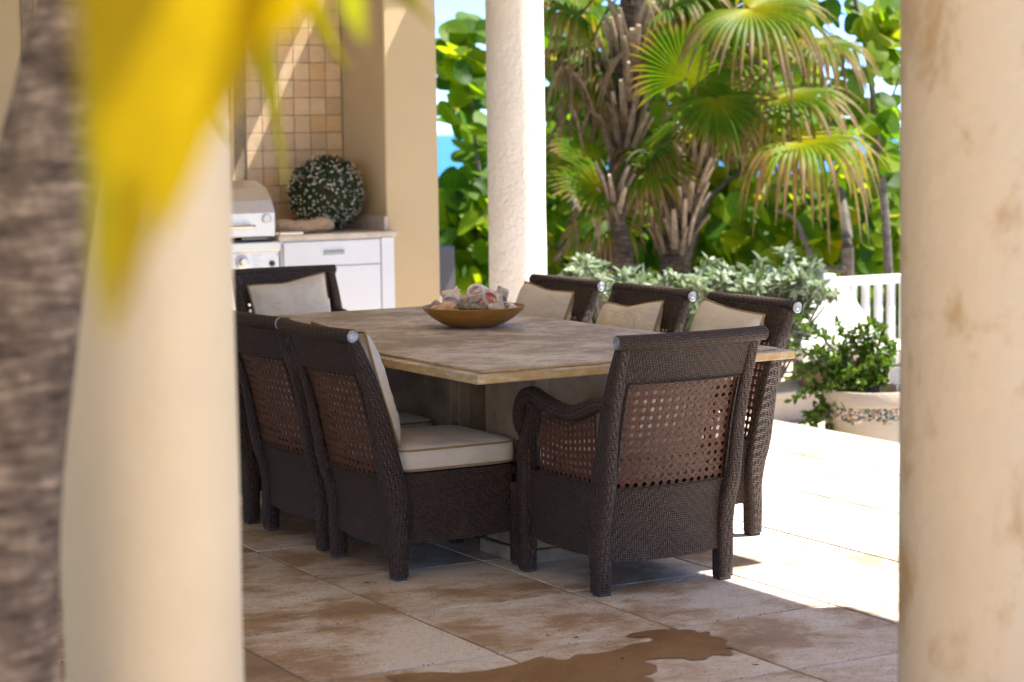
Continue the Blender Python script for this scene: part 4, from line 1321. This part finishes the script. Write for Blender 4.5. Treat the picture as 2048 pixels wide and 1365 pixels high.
# lounger with raised back
lo = at(1690, 690, 13.3)
ln = thing("sun_lounger", (lo[0], lo[1], -0.25), YV - 0.05, "white cushioned wicker sun lounger with raised back behind the pot", "lounger")
zz = lo[2] + 0.25
MB().box(-0.30, 1.7, -0.34, 0.34, zz - 0.28, zz - 0.10).build("base", W['wickerb'], ln, True, 0.02)
for fx in (-0.22, 1.6):
    for fy in (-0.27, 0.27):
        MB().box(fx - .03, fx + .03, fy - .03, fy + .03, 0.0, zz - 0.281).build("leg", W['wickerb'], ln, False)
MB().box(0.15, 1.68, -0.32, 0.32, zz - 0.0995, zz + 0.0).build("seat_mattress", W['fabric2'], ln, True, 0.03)
q4 = [at(1585, 604, 13.15), at(1690, 560, 13.45), at(1760, 672, 12.95), at(1606, 706, 12.75)]
inv = (Matrix.Translation(ln.location) @ Matrix.Rotation(ln.rotation_euler[2], 4, 'Z')).inverted()
q4 = [np.array(inv @ Vector(p)) for p in q4]
qn = np.cross(q4[1] - q4[0], q4[3] - q4[0]); qn /= np.linalg.norm(qn)
MB().add(q4 + [p + qn * 0.10 for p in q4], [(0, 1, 2, 3), (7, 6, 5, 4), (0, 4, 5, 1), (1, 5, 6, 2), (2, 6, 7, 3), (3, 7, 4, 0)]).build("back_mattress", W['fabric2'], ln, True, 0.03)
MB().box(0.06, 1.0, -0.30, 0.30, 0, 0.02).build("back_frame", W['wickerb'], ln, False, 0, (-0.30, 0, zz - 0.098))

# white railing
r1 = at(1675, 556, 13.9)
rail = thing("railing", (r1[0], r1[1], -0.25), 0, "white wooden balustrade behind the lounger at the right", "railing")
rz = r1[2] + 0.25
MB().box(-0.05, 2.6, -0.045, 0.045, rz - 0.055, rz).build("top_rail", W['white'], rail, True, 0.006)
MB().box(-0.05, 2.6, -0.03, 0.03, 0.06, 0.11).build("bottom_rail", W['white'], rail, True, 0.004)
bm_ = MB().box(-0.021, 0.021, -0.02, 0.02, 0.1105, rz - 0.0555).mesh("baluster", W['white'], True, 0.004)
for k in range(24): link("baluster", bm_, rail, (0.02 + k * 0.106, 0, 0))
for xx in (-0.10, 2.65): MB().box(xx - 0.049, xx + 0.049, -0.05, 0.05, 0.0, rz + 0.03).build("post", W['white'], rail, True, 0.006)

# grey gate post with white bars right of the pier
g1 = at(880, 492, 13.0)
gp = thing("gate", (g1[0], g1[1], -0.25), 0, "dark grey gate post with white bars right of the cream pier", "gate")
gz = g1[2] + 0.25
MB().box(-0.15, 0.075, -0.05, 0.05, gz - 0.30, gz).build("panel", W['greyp'], gp, True, 0.006)
MB().box(0.03, 0.075, -0.05, 0.05, 0.0, gz - 0.3005).build("post", W['greyp'], gp, True, 0.004)
for k in range(3): MB().box(-0.14 + k * 0.06, -0.11 + k * 0.06, -0.02, 0.02, 0.0, gz - 0.301).build("bar", W['white'], gp, True, 0.003)

# ------------------------------------------------------------------ sea grape trees
def sg_leaf(seed):
    rr = random.Random(seed)
    b = MB()
    n = 14
    cup = rr.uniform(-0.10, 0.22); fold = rr.uniform(0.03, 0.16)
    rings = [0.0, 0.5, 1.0]
    vs = [(0, 0, 0)]; uv = [(0.0, 0.5)]
    for r in rings[1:]:
        for k in range(n):
            a = 2 * PI * k / n
            notch = 1 - 0.16 * max(0, math.cos(a + PI / 2)) ** 6
            wav = 1 + 0.04 * math.sin(3 * a + seed)
            x = math.cos(a) * r * 0.54 * wav * notch; y = math.sin(a) * r * 0.5 * notch * wav
            z = cup * r * r * 0.5 + fold * abs(x) + (0.035 * math.sin(2 * a + seed) * r if r == 1 else 0)
            vs.append((x, y, z)); uv.append((x / 0.54, y + 0.5))
    fs = [(0, 1 + k, 1 + (k + 1) % n) for k in range(n)] + [(1 + k, 1 + n + k, 1 + n + (k + 1) % n, 1 + (k + 1) % n) for k in range(n)]
    b.add(vs, fs, uv)
    return b
SGB = [sg_leaf(k) for k in range(6)]
SGM = [b.mesh("leaf", W['leaf'], True) for b in SGB]

def sea_grape(label, root_px, dep, blobs, nobj, nmass, seed, limbs, size=(0.15, 0.21), back=2.2):
    """blobs: (px, py, rx, ry) foliage patches; real leaves near the front, the rest joined"""
    rs = random.Random(seed)
    root = at(root_px[0], root_px[1], dep); root[2] = -0.32 if root_px[2] is None else root_px[2]
    t = thing("sea_grape_tree", root, 0, label, "tree", "sea grape trees behind the patio")
    tr = MB()
    for L in limbs:
        pts = [np.zeros(3) if q is None else at(q[0], q[1], dep + q[2]) - root for q in L[0]]
        pth = smoothpath(pts, 5)
        r0, r1_ = L[1]
        tr.tube(pth, [r0 + (r1_ - r0) * k / (len(pth) - 1) for k in range(len(pth))], 8)
    tr.build("trunk", W['branch'], t, True)
    area = [b[2] * b[3] for b in blobs]
    cam_dir = -_d
    mass = MB()
    def sample():
        b = rs.choices(blobs, area)[0]
        a = rs.uniform(0, 2 * PI); r = math.sqrt(rs.random())
        return b[0] + b[2] * r * math.cos(a), b[1] + b[3] * r * math.sin(a)
    for k in range(nobj + nmass):
        px, py = sample()
        front = k < nobj
        dd = rs.uniform(-0.45, 0.25) if front else rs.uniform(0.0, back)
        p = at(px, py, dep + dd)
        s = rs.uniform(*size) * (1.0 if front else 1.05)
        nrm = SUN * rs.uniform(0.3, 1.0) + cam_dir * rs.uniform(0.1, 1.0) + rvec(rs) * 0.6
        nrm /= np.linalg.norm(nrm)
        tv = np.cross(nrm, rvec(rs)); tv /= np.linalg.norm(tv) + 1e-9
        bv = np.cross(nrm, tv)
        if front:
            o = link("leaf", SGM[k % 6], t)
            Mx = Matrix(((tv[0], bv[0], nrm[0], 0), (tv[1], bv[1], nrm[1], 0), (tv[2], bv[2], nrm[2], 0), (0, 0, 0, 1)))
            o.matrix_local = Matrix.Translation(Vector(p - root)) @ Mx @ Matrix.Scale(s, 4)
        else:
            B = SGB[k % 6]
            g = rs.betavariate(2.0, 2.0)
            if rs.random() < 0.03: g = 0.97
            vs = [p - root + (tv * v[0] + bv * v[1] + nrm * v[2]) * s for v in B.v]
            mass.add(vs, B.f, B.uv, [(g, g, g, 1)] * len(vs))
    tag(mass.build("inner_leaves", W['leafm'], t, True), kind="stuff")
    return t

sea_grape("sea grape tree with round leaves between the pier and the white column", (935, 640, None), 16.8,
          [(930, 95, 45, 45), (955, 60, 28, 40), (935, 150, 45, 40), (950, 220, 35, 50), (945, 290, 38, 35), (955, 345, 30, 40), (950, 410, 40, 40), (900, 400, 40, 40), (930, 480, 70, 60), (930, 570, 75, 70), (895, 600, 50, 60), (970, 500, 60, 90), (893, 230, 22, 35), (900, 130, 30, 40)], 95, 190, 1,
          [([None, (940, 560, 0.2), (965, 430, 0.1), (950, 280, 0), (935, 110, 0)], (0.035, 0.008)), ([(958, 420, 0.1), (990, 395, 0.0), (1040, 380, 0.0)], (0.016, 0.008)), ([(935, 560, .2), (900, 520, 0), (885, 500, 0)], (0.014, 0.006))], size=(0.19, 0.25), back=0.9)
sea_grape("sea grape tree behind the left side of the tall palm", (1160, 560, None), 17.6,
          [(1130, 60, 60, 70), (1200, 40, 60, 50), (1140, 190, 60, 80), (1180, 290, 70, 80), (1120, 330, 50, 80), (1150, 470, 70, 80), (1130, 560, 60, 60), (1250, 480, 60, 90), (1230, 200, 60, 100)], 120, 520, 2,
          [([None, (1150, 440, 0), (1140, 300, 0), (1150, 100, .2)], (0.05, 0.015)), ([(1205, 545, -1.2), (1180, 470, -1.2), (1150, 410, -1.2), (1130, 350, -1)], (0.05, 0.022)), ([(1110, 520, -1), (1150, 470, -1.1), (1175, 455, -1.1)], (0.016, 0.01))])
sea_grape("sea grape tree between the two palms, low and dense", (1310, 600, None), 17.8,
          [(1300, 480, 60, 80), (1290, 400, 50, 80), (1400, 500, 80, 60), (1440, 430, 60, 70), (1300, 300, 60, 60), (1330, 60, 70, 60), (1400, 60, 80, 60), (1450, 350, 50, 60), (1380, 550, 90, 40), (1290, 560, 70, 40), (1400, 230, 110, 90), (1480, 180, 60, 60), (1350, 150, 60, 60)], 150, 640, 3,
          [([None, (1330, 420, 0), (1300, 250, 0), (1330, 80, 0)], (0.05, 0.014)), ([(1380, 520, -1), (1420, 400, -1), (1500, 330, -1)], (0.028, 0.012))])
sea_grape("large leaved sea grape tree above the white railing", (1690, 640, None), 16.0,
          [(1500, 480, 70, 90), (1580, 450, 80, 80), (1660, 470, 80, 90), (1740, 440, 70, 110), (1780, 520, 60, 80), (1620, 550, 110, 50), (1520, 560, 70, 50), (1560, 400, 60, 50), (1740, 350, 60, 50), (1560, 170, 80, 70), (1620, 260, 80, 60), (1500, 280, 60, 60)], 200, 760, 4,
          [([None, (1695, 520, -.6), (1690, 440, -.6), (1680, 380, -.4)], (0.055, 0.03)), ([(1620, 510, -.7), (1590, 440, -.7), (1550, 420, -.7)], (0.02, 0.012)), ([(1690, 540, -.7), (1640, 530, -.7), (1600, 470, -.7)], (0.022, 0.012))])
sea_grape("sparse tall sea grape tree at the top right, sky between its leaves", (1785, 640, None), 15.0,
          [(1760, 60, 40, 40), (1725, 50, 30, 40), (1775, 110, 30, 30), (1755, 150, 40, 20), (1770, 230, 40, 35), (1785, 300, 30, 40), (1720, 265, 40, 35), (1700, 180, 35, 30), (1650, 110, 35, 30), (1640, 20, 40, 20), (1780, 20, 30, 30), (1560, 60, 50, 50)], 85, 60, 5,
          [([None, (1775, 500, 0), (1760, 320, 0), (1740, 150, 0), (1715, 20, 0), (1690, -60, 0)], (0.035, 0.012)), ([(1755, 260, 0), (1790, 180, 0), (1810, 120, 0)], (0.012, 0.007)), ([(1738, 150, 0), (1700, 110, .1), (1650, 60, .2), (1600, 30, .3)], (0.011, 0.006))], back=0.6)
sea_grape("broad sea grape tree hidden behind the tan right column", (2000, 640, None), 16.6,
          [(1890, 420, 80, 120), (1980, 380, 90, 120), (2080, 420, 90, 120), (2170, 460, 80, 100), (1930, 540, 110, 70), (2100, 560, 120, 60), (1960, 240, 70, 80)], 60, 560, 6,
          [([None, (2000, 520, 0), (1980, 380, 0), (1960, 240, 0)], (0.05, 0.02)), ([(2000, 520, 0), (2080, 430, 0), (2150, 400, 0)], (0.03, 0.012))])
# low scrub on the slope beyond, one mass
rs = random.Random(77)
fm = MB()
for k in range(4200):
    px = rs.uniform(840, 2420); dep = rs.uniform(18.5, 24)
    top = np.interp(px, [840, 880, 960, 1100, 1300, 1500, 1800, 2420], [430, 400, 390, 360, 330, 380, 330, 400])
    py = rs.uniform(top, 700)
    p = at(px, py, dep)
    s = rs.uniform(0.14, 0.24)
    nrm = SUN * rs.uniform(0.3, 1.0) - _d * rs.uniform(0.1, 1.0) + rvec(rs) * 0.6; nrm /= np.linalg.norm(nrm)
    tv = np.cross(nrm, rvec(rs)); tv /= np.linalg.norm(tv) + 1e-9; bv = np.cross(nrm, tv)
    B = SGB[k % 6]; g = rs.betavariate(2, 2.5)
    fm.add([p + (tv * v[0] + bv * v[1] + nrm * v[2]) * s for v in B.v], B.f, B.uv, [(g, g, g, 1)] * len(B.v))
tag(fm.build("hillside_scrub", W['leafm'], None, True), "mass of green sea grape scrub on the slope behind the trees", "scrub", None, "stuff")

# ------------------------------------------------------------------ fan palms
def fan(hub, axis, nrm, R, seed, nseg=34, spread=230, droop=0.5, brown=0.3, tone=0.5, cone=0.12):
    """palmate blade: folded segments joined near the hub, free and drooping at the tips"""
    rs = random.Random(seed)
    axis = axis / np.linalg.norm(axis); nrm = nrm - axis * (nrm @ axis); nrm /= np.linalg.norm(nrm)
    side = np.cross(nrm, axis)
    b = MB()
    ts = [0.02, 0.2, 0.4, 0.55, 0.68, 0.8, 0.9, 1.0]
    dA = math.radians(spread) / nseg
    for i in range(nseg):
        a = math.radians(spread) * ((i + 0.5) / nseg - 0.5)
        Ls = R * (0.80 + 0.20 * math.cos(a * 0.7)) * rs.uniform(0.90, 1.06)
        dr = droop * rs.uniform(0.5, 1.5)
        br = min(1.0, brown * rs.uniform(0.3, 1.9))
        yl = rs.uniform(0.75, 1.25)
        tw = rs.uniform(-0.25, 0.25)
        dirv = axis * math.cos(a) + side * math.sin(a)
        lat = -axis * math.sin(a) + side * math.cos(a)
        vs = []; uv = []; cs = []
        for t in ts:
            r = Ls * t
            joined = 0.58
            hw = math.tan(dA / 2) * r * 1.02 if t <= joined else math.tan(dA / 2) * Ls * joined * (1 - ((t - joined) / (1 - joined)) ** 1.7) + 0.0012
            c = hub + dirv * r * (1 - 0.22 * dr * max(0, t - 0.5) ** 1.2 * 1.5) + nrm * (cone * Ls * (t - t * t))
            g = dr * Ls * (max(0, t - 0.42) ** 2) * 1.9
            c = c - np.array([0, 0, 1.0]) * g
            l2 = lat * math.cos(tw * t) + nrm * math.sin(tw * t)
            fold = hw * 0.42
            vs += [c - l2 * hw - nrm * fold, c + nrm * fold * 0.4, c + l2 * hw - nrm * fold]
            uv += [(-1, t), (0, t), (1, t)]
            G = (np.array([0.026, 0.082, 0.006]) * (1 - tone) + np.array([0.080, 0.150, 0.004]) * tone) * yl
            Y = np.array([0.25, 0.235, 0.004]) * (0.7 + 0.5 * tone)
            Bn = np.array([0.20, 0.135, 0.085]) * rs.uniform(0.7, 1.25)
            k1 = max(0, 1 - t / 0.48) * tone
            col = G * (1 - k1) + Y * k1
            tb_ = 1.0 - br * 0.38
            k2 = min(1, max(0, (t - tb_ + 0.10) / 0.14)); ky = min(1, max(0, (t - tb_ + 0.26) / 0.16)) * 0.6
            col = col * (1 - ky) + np.array([0.22, 0.17, 0.025]) * ky
            col = col * (1 - k2) + Bn * k2
            cm = (*[float(q) for q in col], 1)
            cs += [cm, tuple([min(1, q * 1.25) for q in cm[:3]]) + (1,), cm]
        fs = []
        for j in range(len(ts) - 1):
            fs += [(3 * j, 3 * j + 1, 3 * j + 4, 3 * j + 3), (3 * j + 1, 3 * j + 2, 3 * j + 5, 3 * j + 4)]
        b.add(vs, fs, uv, cs)
    return b

def boot(b, p, az, L, wd, out_, seed):
    """one dried leaf base: a curved tapering strap rising from the trunk"""
    rs = random.Random(seed)
    rd = np.array([math.cos(az), math.sin(az), 0]); sd = np.array([-math.sin(az), math.cos(az), 0]) 
    lean = rs.uniform(-0.25, 0.25)
    pts = []
    for k in range(6):
        t = k / 5
        pts.append(p + rd * (out_ * t ** 1.3) + sd * lean * L * t + np.array([0, 0, L * t * (1 - 0.08 * t)]))
    g = rs.uniform(0.6, 1.35)
    c0 = np.array([0.18, 0.125, 0.085]) * g; c1 = np.array([0.42, 0.33, 0.245]) * g
    cols = [(*[float(q) for q in (c0 * (1 - k / 5) + c1 * (k / 5))], 1) for k in range(6)]
    b.tube(pts, [(wd * (1 - 0.55 * k / 5), 0.012) for k in range(6)], 6, True, tuple(rd), 2.5, cols)

def palm(label, dep, trunk_px, radii, boots, crown_px, fans, seed, extra_dead=()):
    rs = random.Random(seed)
    base = at(trunk_px[0][0], trunk_px[0][1], dep); base[2] = -0.32
    t = thing("fan_palm", base, 0, label, "palm", "fan palms behind the right chairs")
    pts = [np.zeros(3)] + [at(x, y, dep) - base for x, y in trunk_px]
    pth = smoothpath(pts, 6)
    rr = [float(np.interp(k / (len(pth) - 1), np.linspace(0, 1, len(radii)), radii)) for k in range(len(pth))]
    bt = MB().tube(pth, rr, 16)
    bt.build("trunk", W['bark'], t, True)
    zs = [q[2] for q in pth]
    (y0, y1, n, Lr, wr, or_) = boots
    for k in range(n):
        f = (k + rs.random()) / n
        py = y0 + (y1 - y0) * f
        # trunk point at that height
        zt = at(trunk_px[-1][0], py, dep)[2] - base[2]
        c = np.array([np.interp(zt, zs, [q[j] for q in pth]) for j in range(3)]); c[2] = zt
        r = float(np.interp(zt, zs, rr))
        az = k * 2.39996 + rs.uniform(-.3, .3)
        p = c + np.array([math.cos(az), math.sin(az), 0]) * r * 0.75
        b = MB(); boot(b, p, az, rs.uniform(*Lr), rs.uniform(*wr), rs.uniform(*or_), seed * 100 + k)
        b.build("leaf_base", W['boot'], t, True)
    cr = at(crown_px[0], crown_px[1], dep) - base
    for k, F in enumerate(fans):
        hx_, hy_, dd, adx, ady, adz, R = F[:7]
        kw = F[7] if len(F) > 7 else {}
        hub = at(hx_, hy_, dep + dd) - base
        # axis in picture terms: right, up, towards the camera
        ax = RT * adx + UP * ady - _d * adz
        nm = np.array([0, 0, 1.0]) + (-_d) * kw.pop('face', 0.25) if 'face' in kw else np.array([0, 0, 1.0]) - _d * 0.25
        fb_ = fan(hub, ax, nm, R, seed * 50 + k, **kw)
        fo_ = fb_.build("frond", W['palm'], t, True)
        m = (cr + hub) / 2 + np.array([0, 0, 0.10])
        g = (0.085, 0.105, 0.025, 1)
        MB().tube(smoothpath([cr, m, hub], 6), [(0.016 - 0.008 * k2 / 12, 0.008) for k2 in range(13)], 6, True, (0, 0, 1), 2, [g] * 13).build("petiole", W['palm'], fo_, True)
    # dry hanging strips
    if extra_dead:
        dd_ = MB()
        for (px, py, n, spread_, L) in extra_dead:
            for k in range(n):
                p = at(px + rs.uniform(-spread_, spread_), py + rs.uniform(-20, 20), dep + rs.uniform(-0.35, 0.1)) - base
                ang = rs.uniform(-0.9, 0.9); LL = L * rs.uniform(0.6, 1.2)
                q = [p + RT * math.sin(ang) * LL * s * (1 - 0.3 * s) - np.array([0, 0, 1]) * LL * (s ** 1.4) for s in (0, .25, .5, .75, 1)]
                g = rs.uniform(0.6, 1.3); c = (0.19 * g, 0.13 * g, 0.083 * g, 1)
                dd_.tube(q, [(0.012, 0.003), (0.011, 0.003), (0.009, 0.003), (0.006, 0.002), (0.002, 0.001)], 4, True, tuple(-_d), 2, [c] * 5)
        tag(dd_.build("dry_strips", W['boot'], t, True), kind="stuff")
    return t

D1, D2 = 14.6, 14.2
palm("tall fan palm with a shaggy trunk, right beside the white column", D1,
     [(1222, 540), (1228, 430), (1242, 340), (1255, 220), (1262, 100), (1275, -30)], [0.10, 0.092, 0.082, 0.080, 0.098, 0.115, 0.12, 0.10],
     (350, 70, 64, (0.26, 0.44), (0.024, 0.042), (0.06, 0.15)), (1272, -20),
     [(1215, 128, .15, -1, .18, .15, .46, dict(brown=.55, tone=.15, droop=.7)),
      (1205, 175, .1, -1, -.25, .3, .44, dict(brown=.75, tone=.3, droop=1.0)),
      (1160, 30, -.1, -1, .5, .1, .55, dict(brown=.6, tone=.2, droop=.9)),
      (1330, 20, -.1, .9, .4, .2, .6, dict(brown=.6, tone=.3, droop=1.0)),
      (1225, -30, -.3, -.5, .5, .6, .55, dict(brown=.5, tone=.4)),
      (1350, -20, .2, 1, .2, .1, .5, dict(brown=.5, tone=.4)),
      (1180, 90, .3, -1, .0, -.2, .5, dict(brown=.7, tone=.2, droop=1.1)),
      (1290, 60, .3, .6, .5, -.2, .5, dict(brown=.6, tone=.2, droop=.9))], 3,
     [(1160, 130, 14, 60, .35), (1170, 220, 14, 50, .35), (1300, 110, 16, 60, .4), (1370, 60, 12, 60, .4)])
palm("short leaning fan palm with big yellow green fronds right of the tall palm", D2,
     [(1350, 545), (1362, 470), (1378, 400), (1396, 330), (1408, 285)], [0.11, 0.105, 0.10, 0.095, 0.085, 0.07],
     (535, 330, 58, (0.20, 0.34), (0.022, 0.036), (0.05, 0.13)), (1408, 290),
     [(1500, 18, -.45, .75, -.25, .55, .70, dict(brown=.42, tone=1.0, droop=.75, spread=290, nseg=44, face=.6)),
      (1598, 282, -.55, .9, -.05, .45, .66, dict(brown=.55, tone=1.0, droop=1.0, spread=300, nseg=46, face=.35)),
      (1558, 198, -.2, 1, .1, .2, .64, dict(brown=.5, tone=.75, droop=.8, face=.3)),
      (1372, 158, -.3, .35, .9, .5, .52, dict(brown=.2, tone=.42, droop=.25, spread=280, nseg=40, face=1.6)),
      (1432, 196, -.5, .15, -.9, .5, .42, dict(brown=.25, tone=.45, droop=.4, spread=200, face=1.2)),
      (1470, 130, .2, .9, .45, .1, .60, dict(brown=.4, tone=.5, droop=.6)),
      (1330, 320, .3, -.8, .2, .1, .50, dict(brown=.5, tone=.3, droop=.8)),
      (1320, 350, .1, -.8, -.4, .3, .42, dict(brown=.8, tone=.2, droop=1.2)),
      (1480, 230, .1, .8, -.5, .1, .5, dict(brown=.55, tone=.5, droop=1.0)),
      (1420, 60, .3, .3, .9, -.1, .6, dict(brown=.3, tone=.5, droop=.5)),
      (1630, 90, .2, 1, .0, 0, .55, dict(brown=.6, tone=.6, droop=.9))], 5,
     [(1470, 90, 12, 60, .32), (1335, 380, 8, 40, .28), (1490, 250, 10, 40, .3), (1640, 330, 8, 60, .3)])
palm("small fan palm whose fronds spread left of the tall palm's trunk", D1 - 0.7,
     [(1250, 545), (1240, 470), (1225, 400)], [0.06, 0.06, 0.055, 0.05],
     (440, 390, 10, (0.15, 0.25), (0.02, 0.03), (0.06, 0.12)), (1222, 385),
     [(1203, 366, .1, -.95, .05, .30, .40, dict(brown=.22, tone=.9, droop=.12, spread=205, nseg=26, face=.9)),
      (1185, 320, .5, -.8, .6, .1, .42, dict(brown=.35, tone=.5, droop=.4, face=.5)),
      (1290, 340, .1, .9, .2, .1, .46, dict(brown=.4, tone=.5, droop=.6, face=.5)),
      (1215, 430, .2, -.7, -.6, .3, .40, dict(brown=.5, tone=.3, droop=.8, face=.6)),
      (1300, 300, .25, .7, .6, .1, .46, dict(brown=.4, tone=.4, droop=.6))], 7,
     [(1185, 430, 5, 40, .22)])

# ------------------------------------------------------------------ foreground palm, out of focus
fpb = at(-40, 1365, 3.2)
tp = thing("foreground_palm", (fpb[0], fpb[1], 0.0), 0, "blurred palm at the left edge with grey trunk and hanging yellow leaflets", "palm")
b0 = np.array([fpb[0], fpb[1], 0.0])
tpts = [np.array([-0.02, 0, 0.0])] + [at(x, y, 3.2) - b0 for x, y in ((-35, 1365), (-15, 1000), (30, 700), (75, 430), (125, 180), (155, 0), (180, -200), (195, -420))]
MB().tube(smoothpath(tpts, 6), [0.125 - 0.088 * k / 48 for k in range(49)], 24).build("trunk", W['bark2'], tp, True)
top = tpts[-1]
rp = [top, at(240, -480, 2.4) - b0, at(330, -430, 1.6) - b0, at(420, -330, 1.05) - b0, at(520, -240, 0.8) - b0]
g = (0.30, 0.32, 0.05, 1)
fr_ = MB().tube(smoothpath(rp, 6), [0.018 - 0.013 * k / 24 for k in range(25)], 8, True, (0, 0, 1), 2, [g] * 25).build("frond", W['palm'], tp, True)
YEL = (0.27, 0.205, 0.002); OLV = (0.17, 0.165, 0.008); GRN = (0.20, 0.235, 0.012)
strips = [
    (0.95, [(330, -260), (310, 60), (285, 330), (215, 680)], 0.036, YEL),
    (1.00, [(470, -240), (440, 20), (400, 220), (320, 480)], 0.026, YEL),
    (1.05, [(250, -260), (225, 80), (205, 330), (195, 600)], 0.016, OLV),
    (1.00, [(600, -220), (560, -20), (490, 60), (430, 120)], 0.018, YEL),
    (2.30, [(500, -160), (520, 40), (548, 220), (572, 375)], 0.0120, OLV),
    (2.30, [(205, -60), (240, 150), (275, 270), (305, 350)], 0.0065, OLV),
    (2.30, [(280, -60), (350, 90), (420, 220), (470, 300)], 0.0080, OLV),
    (2.10, [(590, -120), (625, 0), (660, 80), (698, 142)], 0.0105, OLV),
    (1.60, [(690, -90), (700, -20), (712, 40), (730, 85)], 0.0105, GRN),
    (2.10, [(740, -120), (790, -30), (830, 10), (872, 58)], 0.0090, OLV),
]
for (D, pl_, wd, c) in strips:
    ctr = [at(x, y, D + 0.02 * i) - b0 for i, (x, y) in enumerate(pl_)]
    # fasten the leaflet to the rib above the picture
    j = min(range(len(rp)), key=lambda q: np.linalg.norm(rp[q] - ctr[0]))
    pth = smoothpath([rp[j]] + ctr, 6)
    n_ = len(pth)
    b = MB(); vs = []; cs = []; uv = []
    for k, p in enumerate(pth):
        t = k / (n_ - 1)
        tn = pth[min(k + 1, n_ - 1)] - pth[max(k - 1, 0)]; tn /= np.linalg.norm(tn)
        sd = np.cross(tn, -_d); sd /= np.linalg.norm(sd)
        hw = wd * (0.35 + 0.65 * math.sin(PI * min(1, t * 1.15 + 0.1)) ** 0.7) * (1 - max(0, (t - 0.75) / 0.25) ** 1.5) + 0.0006
        nn = np.cross(sd, tn)
        vs += [p - sd * hw + nn * hw * 0.3, p, p + sd * hw + nn * hw * 0.3]; uv += [(-1, t), (0, t), (1, t)]
        cs += [(*c, 1)] * 3
    fs = []
    for k in range(n_ - 1):
        fs += [(3 * k, 3 * k + 1, 3 * k + 4, 3 * k + 3), (3 * k + 1, 3 * k + 2, 3 * k + 5, 3 * k + 4)]
    b.add(vs, fs, uv, cs)
    b.build("leaflet", W['palm'], fr_, True)
